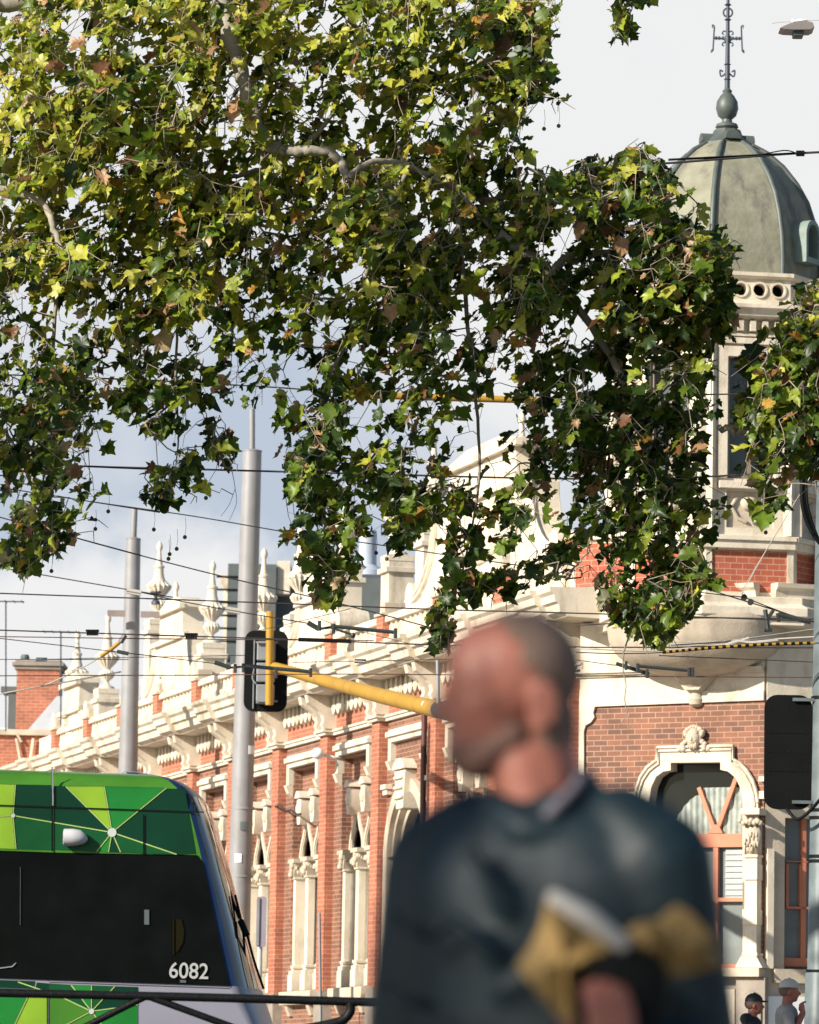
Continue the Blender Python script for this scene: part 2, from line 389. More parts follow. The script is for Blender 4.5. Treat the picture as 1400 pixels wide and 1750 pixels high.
# lancet windows
def make_window():
    r = part_empty('window', bld, FA @ Matrix.Translation((LANC[0], 0, 0)))
    hs = [[(s - .40, 3.4), (s + .40, 3.4), (s + .40, 5.9)] + arcp(s - .10, 5.9, .50, 12, 60, 4) + [(s, 6.60)] + arcp(s + .10, 5.9, .50, 120, 168, 4) + [(s - .40, 5.9)] for s in (-.5, .5)]
    b = MB(); b.ext(rect(-1.02, 1.02, 3.26, 7.68), -.25, -.182, hs); b.build('recess_wall', M['brown'], r)
    b = MB()                                                    # square hood label with dropped legs on corbels
    b.ext([(-1.16, 7.36), (-1.0, 7.36), (-1.0, 7.70), (1.0, 7.70), (1.0, 7.36), (1.16, 7.36), (1.16, 7.94), (-1.16, 7.94)], -.04, .11)
    b.ext([(-1.2, 7.80), (1.2, 7.80), (1.2, 7.90), (-1.2, 7.90)], .0, .16)
    for s in (-1, 1): b.ext([(0, 7.12), (.10, 7.2), (.16, 7.34), (.16, 7.36), (0, 7.36)], s * 1.08 - .08, s * 1.08 + .08, f=sw)
    b.build('label_mould', M['stone'], r, bevel=.008)
    b = MB()
    def lanc(s, hw, ap, sp=5.88): 
        return [(s + hw, sp)] + arcp(s - .10, sp, hw + .10, 8, 52, 4) + [(s, ap)] + arcp(s + .10, sp, hw + .10, 128, 172, 4) + [(s - hw, sp)]
    for s in (-.5, .5): b.ext(lanc(s, .49, 6.78), -.19, -.14, [lanc(s, .41, 6.66)[::-1]])
    for s in (-.5, .5): b.ext(lanc(s, .415, 6.67), -.21, -.165, [lanc(s, .38, 6.61)[::-1]])
    b.build('arch_mould', M['stone'], r, smooth=.5)
    for s in (-.5, .5, ):
        b = MB()                                       # tall carved keystones with little caps
        b.ext([(s - .09, 6.56), (s + .09, 6.56), (s + .15, 6.72), (s + .15, 7.02), (s + .10, 7.06), (s - .10, 7.06), (s - .15, 7.02), (s - .15, 6.72)], -.18, .02)
        b.ext([(s - .18, 7.08), (s + .18, 7.08), (s + .16, 7.14), (s + .06, 7.22), (s - .06, 7.22), (s - .16, 7.14)], -.18, .06)
        b.ell((s, .02, 6.86), (.11, .06, .13), 10)
        b.build('keystone', M['stone'], r, smooth=.6)
    for s, wd in ((-.95, .09), (0, .10), (.95, .09)):
        b = MB(); b.box(s - wd, s + wd, -.25, -.04, 3.78, 5.52)
        for z0, z1, e in ((3.3, 3.62, .06), (3.62, 3.70, .045), (3.74, 3.80, .03), (5.50, 5.54, .03)): b.box(s - wd - e, s + wd + e, -.25, -.04 + e, z0, z1)
        b.box(s - wd - .012, s + wd + .012, -.25, -.025, 3.70, 3.74)
        b.build('column', M['stone'], r, bevel=.008)
        wd += .02; b = MB(); b.ext([(s - wd, 5.54), (s + wd, 5.54), (s + wd + .08, 5.82), (s - wd - .08, 5.82)], -.25, .0)
        for k in range(9): b.ell((s + random.uniform(-wd, wd) * 1.2, random.choice((.0, .03, -.1)), 5.58 + .22 * random.random()), (.05, .05, .06), 8)
        for k in range(6): b.ell((s - wd - .05, -.04 - .035 * k, 5.6 + .18 * random.random()), (.035, .03, .05), 8); b.ell((s + wd + .05, -.04 - .035 * k, 5.6 + .18 * random.random()), (.035, .03, .05), 8)
        b.box(s - wd - .11, s + wd + .11, -.25, .04, 5.82, 5.90); b.build('capital', M['stoneb'], r, smooth=.7)
    b = MB(); b.box(-1.0, 1.0, -.40, -.38, 3.3, 6.7); b.build('glass', M['glass'], r)
    b = MB(); b.box(-.96, .96, -.375, -.37, 3.3, 5.7); b.build('blind', M['blind'], r)
    b = MB(); b.ext([(-1.12, 3.02), (1.12, 3.02), (1.16, 3.14), (1.16, 3.28), (-1.16, 3.28), (-1.16, 3.14)], -.3, .18)
    for s in (-.8, .8): b.ext([(0, 2.8), (.06, 2.8), (.14, 3.02), (0, 3.02)], s - .1, s + .1, f=sw)
    b.build('sill', M['stoneb'], r, bevel=.01)
    return r
w0 = make_window()
for u in LANC[1:]: dup(w0, bld, FA @ Matrix.Translation((u, 0, 0)))
# the big arched bay
c = (PIL[ARCHBAY] + PW + PIL[ARCHBAY + 1]) / 2
aw = part_empty('arched_entrance', bld, FA @ Matrix.Translation((c, 0, 0)))
b = MB()
for k, (r0, r1, d) in enumerate(((1.40, 1.16, .10), (1.24, 1.06, .0), (1.10, .92, -.12))):
    b.ext([(r0, 5.6)] + arcp(0, 5.6, r0, 0, 180, 24)[1:] , -.3, d, [([(r1, 5.601)] + arcp(0, 5.601, r1, 0, 180, 24)[1:])[::-1]])
    for s in (-1, 1): b.box(min(s * r1, s * r0), max(s * r1, s * r0), -.3, d - .004, 2.0, 5.6)
b.build('arch_mould', M['stoneb'], aw, smooth=.5)
b = MB(); b.ext([(-.2, 6.42), (.2, 6.42), (.34, 7.12), (-.34, 7.12)], -.2, .22); b.ext([(-.40, 7.14), (.40, 7.14), (.34, 7.22), (.12, 7.34), (-.12, 7.34), (-.34, 7.22)], -.1, .26)
for z in (6.6, 6.78, 6.96): b.box(-.24, .24, .2, .27, z, z + .06)
b.build('keystone', M['stone'], aw, bevel=.02)
b = MB(); b.ext([(-1.16, 7.36), (-1.0, 7.36), (-1.0, 7.70), (1.0, 7.70), (1.0, 7.36), (1.16, 7.36), (1.16, 7.94), (-1.16, 7.94)], -.04, .11); b.ext(rect(-1.2, 1.2, 7.8, 7.9), 0, .16)
for s in (-1, 1):
    b.ext([(0, 7.12), (.10, 7.2), (.16, 7.34), (.16, 7.36), (0, 7.36)], s * 1.08 - .08, s * 1.08 + .08, f=sw)
    b.box(s * 1.38 - .16, s * 1.38 + .16, -.02, .14, 6.86, 6.95); b.box(s * 1.38 - .13, s * 1.38 + .13, -.02, .10, 6.76, 6.86)
b.build('label_mould', M['stone'], aw, bevel=.008)
b = MB(); b.box(-1.3, 1.3, -.45, -.40, 2.0, 6.9); b.build('glass', M['dark'], aw)
# downpipe, surveillance lamp on a bracket, sagging cable
b = MB(); u, _ = hitf(737, 1300, FA); b.tube([(u, .14, 2.5), (u, .14, 8.12)], .055, 8); b.build('downpipe', mat('oxblood_pipe', (.09, .03, .025), .5), bld, smooth=.8)
b = MB(); u, z = hitf(543, 1288, FA, .5); b.ell((u, .5, z), (.16, .13, .11), 12); b.tube([(u, .0, z - .1), (u, .4, z - .02)], .03, 6); b.build('wall_lamp', M['white'], bld, smooth=2)
b = MB(); b.tube(spl([Vector((*(lambda q: (q[0], .2, q[1]))(hitf(x, y, FA, .2)),)) for x, y in ((471, 1379), (478, 1377), (490, 1386), (498, 1385), (508, 1392), (514, 1391))], 5), .022, 6); b.build('cable', M['wire'], bld)

# gables with scrolls
def make_gable(u, half, z1, name='gable'):
    r = part_empty(name, bld, FA @ Matrix.Translation((u, -.3, 0)))
    h = half
    side = [(h, 9.45), (h, 10.2), (h * .98, 10.25)] + [(h * (.62 + .36 * (1 - math.sin(math.radians(a)))), 10.25 + (z1 - 11.0) * .0 + (z1 - 1.0 - 10.25) * (1 - math.cos(math.radians(a)))) for a in range(10, 91, 10)] + [(h * .60, z1 - .9), (h * .44, z1 - .86), (h * .42, z1 - .3), (h * .46, z1 - .28), (h * .46, z1 - .16), (h * .2, z1)]
    b = MB(); b.ext(side + [(-x, z) for x, z in side[::-1]], -.25, .25)
    b.build('gable_wall', M['stone'], r, bevel=.01)
    b = MB()
    pts = [(x, z) for x, z in side[2:13]]
    for s in (-1, 1):
        for off in (0, .16): b.tube([(s * (x - off), .26, z + .02 - off * .4) for x, z in pts], .05, 6)
        b.lathe([(.05, -.3), (.24, -.3), (.24, .3), (.05, .3)], (0, 0, 0), 14)
        k = len(b.v) - 14 * 4
        for i in range(k, len(b.v)): x, y, z = b.v[i]; b.v[i] = (s * h * .92 + x, z, 10.35 + y)
    b.box(-h * .5, h * .5, .24, .36, z1 - .32, z1 - .2); b.box(-h * .64, h * .64, .24, .34, z1 - .98, z1 - .88)
    b.ell((0, .26, z1 - 1.7), (h * .25, .1, .45), 14)
    b.build('scroll', M['stone'], r, smooth=.7)
    return r
gU = [6.0, 16.8, 28.5, 38.5]
make_gable(6.0, 4.6, 12.6); make_gable(17.0, 2.0, 11.9); make_gable(29.2, 2.5, 12.2); make_gable(39.5, 2.0, 11.4)
# urn finials: fluted bulb over a smaller bulb, tall spike
def make_finial():
    b = MB()
    pr = [(.20, 0), (.18, .06), (.09, .10), (.05, .16), (.06, .20), (.14, .27), (.18, .36), (.13, .44), (.075, .47), (.085, .50), (.19, .62), (.26, .72), (.26, .78), (.20, .86), (.16, .90), (.13, .96), (.11, 1.05), (.10, 1.18), (.12, 1.20), (.12, 1.24), (.08, 1.26), (.05, 1.45), (.04, 1.58), (.06, 1.62), (.075, 1.69), (.05, 1.76), (.005, 1.82)]
    b.lathe(pr, (0, 0, 0), 32, gad=(16, .16, .24, .88))
    for k in range(14):
        a = 2 * math.pi * k / 14; b.ell((math.sin(a) * .26, math.cos(a) * .26, .77), (.045, .045, .05), 6)
    b.box(-.26, .26, -.26, .26, -.12, 0); b.box(-.21, .21, -.21, .21, -.9, -.12)
    return b.build('finial', M['stone'], bld, FA, smooth=.7)
FIN = [(182, 1178), (130, 1203), (298, 1132), (361, 1100), (449, 1085), (511, 1052), (593, 968), (680, 950), (890, 882), (270, 1060), (740, 905)]
f0 = None
for x, y in FIN:
    u, z = hitf(x, y, FA, -.3); Wm = FA @ Matrix.Translation((u, -.3, z))
    if f0 is None: f0 = make_finial(); place(f0, bld, Wm)
    else: dup(f0, bld, Wm)
    b = MB(); b.box(u - .25, u + .25, -.55, -.05, max(9.6, z - 1.5), z - .1); b.box(u - .31, u + .31, -.61, .01, z - .34, z - .24); b.box(u - .31, u + .31, -.61, .01, max(9.6, z - 1.5), max(9.6, z - 1.5) + .15); b.build('finial_pedestal', M['stone'], bld, bevel=.01)
# vent and aerials on the roof
b = MB(); p = V(628, 985, 90); b.lathe([(.36, 0), (.34, .1), (.18, .22), (.17, .75), (.17, .9)], p, 16)
b.build('roof_vent', mat('blue_grey_vent', (.38, .43, .50), .5), bld, I4, smooth=.7)
b = MB()
for x, y, yt in ((10, 1250, 1028), (104, 1240, 1080)):
    a, t = V(x, y, 112), V(x, yt, 112); b.tube([a, t], .018, 6)
    for k in range(5): q = t + Vector((-.4 + .2 * k, 0, 0)); b.tube([q + Vector((0, -.3, .0)), q + Vector((0, .3, 0))], .012, 5)
    b.tube([t + Vector((-.45, 0, 0)), t + Vector((.45, 0, 0))], .018, 5)
b.build('television_aerial', M['iron'], bld, I4)

# ---- splayed corner facade B
def B(x, y, d=0): return hitf(x, y, FB, d)
uL, uR = 1.95, B(1300, 1500)[0]
arc = lambda pts: [B(*p) for p in pts]
wouter = arc([(1088, 1700), (1088, 1372), (1091, 1348), (1098, 1328), (1109, 1312), (1122, 1302), (1126, 1300), (1126, 1278), (1256, 1275), (1256, 1298), (1268, 1305), (1280, 1318), (1290, 1335), (1295, 1352), (1298, 1372), (1298, 1700)])
winner = arc([(1112, 1690), (1112, 1368), (1116, 1345), (1124, 1328), (1136, 1319), (1149, 1317), (1149, 1304), (1234, 1303), (1234, 1316), (1247, 1319), (1260, 1330), (1268, 1347), (1272, 1368), (1272, 1690)])
sillz = B(1200, 1655)[1]
wouter[0] = (wouter[0][0], sillz); wouter[-1] = (wouter[-1][0], sillz); winner[0] = (winner[0][0], sillz); winner[-1] = (winner[-1][0], sillz)
b = MB(); b.ext(rect(uR - .05, uL, sillz - .0, 7.62), -.3, 0, [wouter]); b.build('corner_wall', M['brown'], bld, FB)
b = MB(); b.ext(rect(uR - .05, uL + .1, lo, sillz - .14), -.3, .02); b.build('corner_plinth', M['stoneg'], bld, FB)
# stone quoin margin with stepped edge, white stone zone above
q = arc([(984, 1680), (1000, 1680), (1000, 1250), (1003, 1240), (1012, 1235), (1018, 1226), (1016, 1218), (1019, 1208), (1345, 1196), (1345, 1180), (984, 1180)])
q = [(min(x, 2.05), z) if x > 1.5 else (max(x, uR - .05), z) for x, z in q]
b = MB(); b.ext(q, -.25, .05); b.ext(rect(uR - .05, 2.05, 7.62, 8.86), -.35, .03)
for k in range(3): b.box(uR - .05, 2.1, -.2, .07 + .04 * k, 7.98 + .03 * k, 8.01 + .03 * k)
b.build('stone_zone', M['stone'], bld, FB)
b = MB(); b.ext(cornice_prof(-.35), uR - .05, 2.35, f=sw); b.ext([(-.3, 9.40), (.12, 9.40), (.12, 10.2), (-.3, 10.2)], uR + 1.0, 2.2, f=sw); b.ext([(-.3, 10.2), (.2, 10.2), (.2, 10.34), (-.3, 10.34)], uR + 1.0, 2.25, f=sw)
b.build('corner_cornice', M['stone'], bld, FB)
b = MB(); b.box(.85, 2.1, .06, .14, 9.45, 10.14); b.build('corner_brick_panel', M['panel'], bld, FB)
# window in the splay
cw = part_empty('shouldered_window', bld, FB)
b = MB(); b.ext(wouter, -.25, .06, [winner[::-1]])
mid = [((a[0] * .45 + c_[0] * .55), (a[1] * .45 + c_[1] * .55)) for a, c_ in zip([wouter[i] for i in range(1, 8)] + [wouter[i] for i in range(8, 15)], [winner[min(i, 7)] for i in range(1, 8)] + [winner[max(6, min(13, i - 2))] for i in range(8, 15)])]
def strip(b, pts, r, d): b.tube([(p[0], d, p[1]) for p in pts], r, 6)
strip(b, [(x, z) for x, z in wouter[1:-1]], .028, .07); strip(b, [(x * .955, z - .06) for x, z in wouter[1:-1]], .022, .075)
b.box(wouter[0][0] + .0, wouter[0][0] + .16, -.2, .12, 6.0, 6.12); b.box(wouter[-1][0] - .3, wouter[-1][0] - .02, -.2, .12, 5.98, 6.1); b.box(wouter[-1][0] - .3, wouter[-1][0] - .02, -.2, .14, 6.25, 6.33)
b.build('stone_surround', M['stone'], cw)
b = MB(); z0 = B(1200, 1448)[1]; z1 = B(1200, 1425)[1]
ul, ur = winner[0][0], winner[-1][0]
b.box(ur, ul, -.17, -.07, z0, z1)
um = B(1219, 1500)[0]
b.box(um - .045, um + .045, -.16, -.08, sillz + .02, z0); b.box(ur, um, -.16, -.085, B(1200, 1541)[1], B(1200, 1534)[1])
b.box(ur, ul, -.16, -.08, sillz, sillz + .07); b.box(ur, ur + .05, -.16, -.08, sillz, z0); b.box(ul - .05, ul, -.16, -.08, sillz, z0)
vx, vz = B(1219, 1424); 
for tx, ty in ((1190, 1345), (1254, 1328)): 
    px_, pz_ = B(tx, ty); dv = Vector((px_ - vx, 0, pz_ - vz)); nn = Vector((-dv.z, 0, dv.x)).normalized() * .035
    b.obox(Vector((vx, -.12, vz)) + dv / 2, dv / 2, nn, Vector((0, .03, 0)))
b.ext([(vx - .13, vz), (vx + .13, vz), (vx + .05, vz + .14), (vx - .05, vz + .14)], -.15, -.08)
b.build('frame', M['oframe'], cw, bevel=.004)
b = MB(); b.ext([(x * .99, z) for x, z in winner], -.20, -.19); b.build('glass', mat('dark_pane', (.010, .013, .012), .1, spec=.18), cw)
b = MB()                                                           # pleated curtain low in the fanlight, louvres and frosted panes under it
zc = B(1200, 1345)[1]; n = 60
vs = []; 
for k in range(n + 1):
    u = ur + .02 + (um + .72 - ur) * k / n; d = -.165 + .018 * math.sin(k * 1.35); top = zc if k < n * .62 else zc - .42 * ((k / n - .62) / .38) ** 2 - .1
    vs += [(u, d, z1), (u, d, top)]
b.add(vs, [(2 * k, 2 * k + 1, 2 * k + 3, 2 * k + 2) for k in range(n)]); b.build('curtain', M['curtain'], cw, smooth=3)
b = MB(); b.box(ur, ul, -.185, -.182, sillz, z0)
zz = B(1200, 1541)[1]
for k in range(9): b.obox((.5 * (ur + um) - .05, -.14, zz + .06 + k * (z0 - zz) / 9.3), (.5 * (um - ur) - .1, 0, 0), (0, .012, -.054), (0, .002, .0012))
b.build('frosted_pane', M['glassl'], cw)
b = MB()                                                            # carved lion-like mask with leaf scrolls over the window
hx, hz_ = B(1190, 1262)
b.ell((hx, .10, hz_), (.12, .10, .16), 14); b.ell((hx, .18, hz_ - .02), (.03, .04, .05), 8)
for s in (-1, 1):
    b.ell((hx + s * .045, .165, hz_ + .04), (.028, .02, .02), 8); b.ell((hx + s * .05, .15, hz_ + .075), (.05, .03, .018), 8); b.ell((hx + s * .05, .15, hz_ - .03), (.04, .04, .035), 8)
    for k in range(8):
        t = k / 7; b.ell((hx + s * (.11 + .035 * math.sin(t * 9) + .06 * t * t), .08, hz_ + .13 - .27 * t), (.05, .06, .045), 8)
    b.ell((hx + s * .25, .07, hz_ - .17), (.05, .05, .05), 10); b.ell((hx + s * .18, .08, hz_ - .17), (.05, .05, .05), 10)
for k in range(9): a = math.pi * k / 8; b.ell((hx + .12 * math.cos(a), .08, hz_ + .08 + .10 * math.sin(a)), (.035, .05, .04), 8)
for k in range(5): b.ell((hx + .03 * (k - 2), .14, hz_ - .12 - .02 * (k % 2)), (.022, .04, .06), 8)
b.ell((hx, .17, hz_ - .075), (.045, .03, .012), 8)
b.build('carved_mask', M['stoneb'], bld, FB, smooth=3)
# pier with leafy capital right of the window
pu = B(1291, 1500)[0]
pierp = part_empty('stone_pier', bld, FB)
b = MB(); b.box(pu - .11, pu + .10, -.2, .18, sillz, 5.05)
for y0, y1 in ((1478, 1505), (1555, 1582)): b.box(pu - .125, pu + .125, -.2, .21, B(1291, y1)[1], B(1291, y0)[1])
b.ext([(pu - .24, sillz), (pu + .24, sillz), (pu + .14, sillz + .18), (pu - .13, sillz + .18)], -.2, .24); b.box(pu - .14, pu + .13, -.2, .22, sillz + .18, sillz + .24)
b.box(pu - .17, pu + .16, -.2, .24, B(1291, 1394)[1], B(1291, 1383)[1]); b.box(pu - .13, pu + .13, -.2, .21, 5.05, 5.1)
b.build('shaft', M['stone'], pierp, bevel=.012)
b = MB(); z5 = B(1291, 1408)[1]
b.ext([(pu - .11, 5.1), (pu + .10, 5.1), (pu + .12, z5), (pu - .12, z5)], -.15, .16)
for k in range(40): b.ell((pu + random.uniform(-.12, .12), random.uniform(.12, .2), 5.12 + random.random() * .3), (.02, .03, .055), 6)
for k in range(12): b.ell((pu - .17 + .34 * k / 11, .2 + .02 * (k % 2), z5 + .02 * (k % 3)), (.045, .045, .045), 8)
b.build('capital', M['stoneb'], pierp, smooth=3)
b = MB(); b.box(uR - .1, 1.2, -.3, .26, sillz - .14, sillz - .004); b.build('corner_sill', M['stoneb'], bld, FB, bevel=.012)
b = MB(); b.ext(arcp(pu, sillz - .55, .20, 0, 180, 10) + [(pu - .2, 1.6), (pu + .2, 1.6)], .02, .2); b.ext(rect(pu - .25, pu + .25, 1.2, sillz - .145), .02, .16); b.build('pier_pedestal', M['stoneg'], bld, FB, bevel=.01)
b = MB(); b.ext(rect(-.72, .9, 1.4, 3.0), .02, .06); b.build('white_basement_panel', M['stone'], bld, FB)

# ---- facade C turning away to the right
nC = Vector((.294, -.956, 0)).normalized(); xC = Vector((nC.y, -nC.x, 0)); 
OC = OB + xB * (uR - .05); FC = frame(OC, xC, nC)
cuL = hitf(1341, 1550, FC)[0]; cuR = hitf(1470, 1550, FC)[0]
ww = rect(cuR, cuL, sillz, 5.7)
b = MB(); b.ext(rect(-9, -.03, lo, 7.0), -.62, 0, [ww]); b.build('side_wall', M['stoneb'], bld, FC)
b = MB(); b.ext(rect(-9, -.03, 7.0, 8.9), -.4, .03); b.build('side_stone_zone', M['stone'], bld, FC)
b = MB(); b.ext(cornice_prof(-.35), -9, -.02, f=sw); b.ext([(-.3, 9.4), (.1, 9.4), (.1, 10.3), (-.3, 10.3)], -9, -.9, f=sw); b.build('side_cornice', M['stone'], bld, FC)
sw_ = part_empty('side_window', bld, FC)
b = MB(); b.box(cuR, cuL, -.20, -.19, sillz, 5.7); b.build('glass', M['glassl'], sw_)
b = MB()
def fr(x0, x1, y0, y1, d0=-.19, d1=-.12):
    a, zt = hitf(x0, y0, FC, -.15); c_, zb = hitf(x1, y1, FC, -.15); b.box(min(a, c_), max(a, c_), d0, d1, zb, zt)
fr(1369, 1376, 1400, 1640); fr(1343, 1470, 1471, 1477); fr(1343, 1470, 1549, 1557); fr(1343, 1347, 1477, 1549); fr(1340, 1470, 1637, 1655); fr(1366, 1369, 1477, 1549)
b.build('frame', M['oframe'], sw_)
b = MB(); b.ext(rect(cuR - .3, cuL + .2, sillz - .22, sillz - .004), -.2, .1); b.build('sill', M['stoneb'], sw_, bevel=.01)
b = MB(); b.box(-.14, -.035, -.2, .10, sillz, 5.2); b.build('pier_edge', M['stone'], sw_)
b = MB(); b.box(-9, cuL + .3, .003, .05, gz(73), 2.9); b.build('white_basement_panel', M['white'], bld, FC)

# ---- oriel corbel and pendant under the tower
b = MB(); b.lathe([(1.50, 8.86), (1.53, 8.76), (1.49, 8.68), (1.47, 8.54), (1.42, 8.42), (1.30, 8.27), (1.08, 8.12), (.80, 8.01), (.4, 7.95), (.05, 7.94)], (0, .0, 0), 64, sy=.78)
for q in range(-2, 3): pass
b.build('oriel_corbel', M['stoneb'], bld, FB, smooth=.7)
b = MB(); b.lathe([(.46, 8.10), (.42, 8.0), (.30, 7.85), (.16, 7.72), (.115, 7.68), (.115, 7.6), (.13, 7.58), (.11, 7.50), (.05, 7.46)], (0, .02, 0), 20, sy=.9)
b.ext([(-.44, 8.09), (.44, 8.09), (.12, 7.72), (-.12, 7.72)], -.02, .2)
for s in (-1, 1): b.tube(spl([(s * .28, .22, 8.02), (s * .20, .27, 7.9), (s * .12, .3, 7.92), (s * .14, .28, 8.0), (s * .2, .28, 7.97)], 5), .02, 6)
b.build('pendant_bracket', M['stoneb'], bld, FB, smooth=.7)

# ---- tower
TX = OB - nB * 1.0; TA = math.radians(-12.5)
FT = Matrix.Translation(TX); tw = part_empty('tower', bld, FT)
def octo(b, prof, n=8): b.lathe(prof, (0, 0, 0), n, a0=TA)
RD = 1.86; AP = RD * math.cos(math.radians(22.5)); FWD = RD * math.sin(math.radians(22.5))
def facet(k):
    a = TA + math.radians(22.5 + 45 * k); n = Vector((math.sin(a), -math.cos(a), 0)); x = Vector((n.y, -n.x, 0))
    return FT @ frame(n * AP, x, n)
wz0, wz1 = 11.25, 13.24; wh = .385
drum = MB(); band = MB(); pan = MB(); gls = MB(); frm = MB(); crv = MB()
def addf(dst, src, m):
    o = len(dst.v); dst.v += [tuple(FT.inverted() @ (m @ Vector(p))) for p in src.v]; dst.f += [tuple(o + i for i in f) for f in src.f]; dst.m += src.m
for k in range(8):
    m = facet(k)
    t = MB(); t.ext(rect(-FWD, FWD, 9.3, 13.62), -.25, 0, [rect(-FWD + .1, FWD - .1, 9.41, 10.09), rect(-wh, wh, wz0, wz1), rect(-wh, wh, 10.45, 11.05)]); addf(drum, t, m)
    t = MB(); t.box(-FWD + .08, FWD - .08, -.2, -.03, 9.39, 10.11); addf(pan, t, m)
    t = MB(); t.box(-FWD - .02, FWD + .02, -.1, .07, 10.11, 10.24); t.box(-FWD - .03, FWD + .03, -.1, .11, 10.24, 10.32); t.box(-wh - .14, wh + .14, -.1, .10, 11.08, 11.2)
    t.ext([(-wh - .16, wz0 + .0), (-wh, wz0), (-wh, wz1), (wh, wz1), (wh, wz0), (wh + .16, wz0), (wh + .16, wz1 + .17), (-wh - .16, wz1 + .17)], -.05, .06)
    t.box(-FWD - .015, FWD + .015, -.1, .04, 12.18, 12.26) if False else None
    t.box(-FWD - .03, FWD + .03, -.1, .08, 13.45, 13.55)
    for s in (-1, 1): t.box(s * FWD - .13, s * FWD + .13, -.12, .035, 10.33, 13.44)
    addf(band, t, m)
    t = MB(); t.box(-wh, wh, -.17, -.16, wz0, wz1); addf(gls, t, m)
    t = MB(); t.box(-wh, wh, -.15, -.08, 12.18, 12.24); t.box(-.03, .03, -.15, -.08, wz0, wz1); t.box(-wh, -wh + .06, -.15, -.07, wz0, wz1); t.box(wh - .06, wh, -.15, -.07, wz0, wz1); t.box(-wh, wh, -.15, -.07, wz0, wz0 + .08); addf(frm, t, m)
    t = MB(); t.box(-wh - .02, wh + .02, -.2, -.06, 10.43, 11.07); t.ell((0, -.05, 10.86), (.15, .07, .13), 12)
    for s in (-1, 1): t.tube([(s * .2, -.05, 10.95), (s * .3, -.04, 10.8), (s * .2, -.04, 10.62), (s * .05, -.04, 10.55)], .03, 6)
    addf(crv, t, m)
drum.build('drum', M['stone'], tw); band.build('drum_mouldings', M['stone'], tw, bevel=.008); pan.build('drum_brick_panel', M['panel'], tw)
gls.build('drum_window_glass', mat('tower_pane', (.06, .07, .065), .15, spec=.5), tw); frm.build('drum_window_frame', mat('putty_frame', (.20, .17, .13), .6), tw); crv.build('drum_carving', M['stoneb'], tw, smooth=.7)
b = MB(); octo(b, [(2.15, 8.86), (2.15, 8.95), (2.24, 9.0), (2.24, 9.14), (2.1, 9.2), (2.1, 9.32), (1.6, 9.36)]); b.build('tower_base', M['stone'], tw, bevel=.01)
b = MB(); octo(b, [(1.2, 13.56), (1.94, 13.58), (1.94, 13.62), (1.84, 13.63), (1.84, 13.84), (1.95, 13.86), (2.06, 13.9), (2.09, 13.98), (2.16, 14.02), (2.16, 14.08), (1.9, 14.12), (1.9, 14.18), (1.2, 14.2)])
for k in range(8):
    m = facet(k)
    for j in range(7):
        t = MB(); x = -.6 + .2 * j; t.box(x - .045, x + .045, -.02, .12, 13.66, 13.83); addf(b, t, m)
b.build('drum_cornice', M['stone'], tw)
b = MB(); R2 = 1.74
for k in range(8):
    m = facet(k); t = MB(); a2 = R2 * math.cos(math.radians(22.5)) - AP; f2 = R2 * math.sin(math.radians(22.5))
    t.ext(rect(-f2, f2, 14.2, 14.56), a2 - .16, a2, [arcp(x, 14.38, .105, 0, 345, 15) for x in (-.46, -.155, .155, .46)])
    for x in (-.46, -.155, .155, .46): t.ext(arcp(x, 14.38, .135, 0, 345, 15), a2, a2 + .025, [arcp(x, 14.38, .105, 345, 0, 15)])
    addf(b, t, m)
b.build('pierced_parapet', M['stone'], tw)
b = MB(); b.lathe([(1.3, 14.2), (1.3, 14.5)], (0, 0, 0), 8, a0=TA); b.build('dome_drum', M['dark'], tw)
b = MB(); octo(b, [(1.2, 14.55), (1.78, 14.56), (1.83, 14.60), (1.83, 14.66), (1.45, 14.70)]); b.build('dome_cornice', M['stone'], tw)
dp = [(1.53, 14.69), (1.53, 15.0), (1.50, 15.3), (1.43, 15.6), (1.32, 15.9), (1.15, 16.17), (.93, 16.42), (.66, 16.63), (.40, 16.77)]
b = MB(); octo(b, dp); b.build('dome', M['copper'], tw)
b = MB()
for k in range(8):
    a = TA + math.radians(45 * k); b.tube([(math.sin(a) * r, -math.cos(a) * r, z) for r, z in dp], [.048] * 8 + [.035], 8)
b.build('dome_rib', M['lead'], tw, smooth=.8)
b = MB(); octo(b, [(.42, 16.70), (.42, 16.78), (.34, 16.82), (.25, 16.92), (.22, 17.0)]); b.lathe([(.14, 17.0), (.19, 17.05), (.17, 17.1), (.09, 17.13), (.08, 17.18), (.15, 17.24), (.185, 17.36), (.17, 17.48), (.11, 17.58), (.07, 17.62), (.08, 17.66), (.04, 17.7)], (0, 0, 0), 20)
for k in range(4):
    a = TA + math.radians(22.5 + 90 * k); n = Vector((math.sin(a), -math.cos(a), 0)); x = Vector((-n.y, n.x, 0))
    t = MB(); t.ext(arcp(0, .06, .13, 0, 180, 8), -.1, .12); addf(b, t, FT @ frame(n * .32 + Vector((0, 0, 16.74)), Vector((n.y, -n.x, 0)), n))
b.build('dome_crown', M['lead'], tw, smooth=.6)
b = MB(); b.tube([(0, 0, 17.65), (0, 0, 18.4), (0, 0, 19.6)], [.045, .035, .02], 8)
def ring(b, z, R, r): b.tube([(R * math.cos(q), 0, z + R * math.sin(q)) for q in [2 * math.pi * i / 14 for i in range(15)]], r, 6)
ring(b, 18.97, .075, .015)
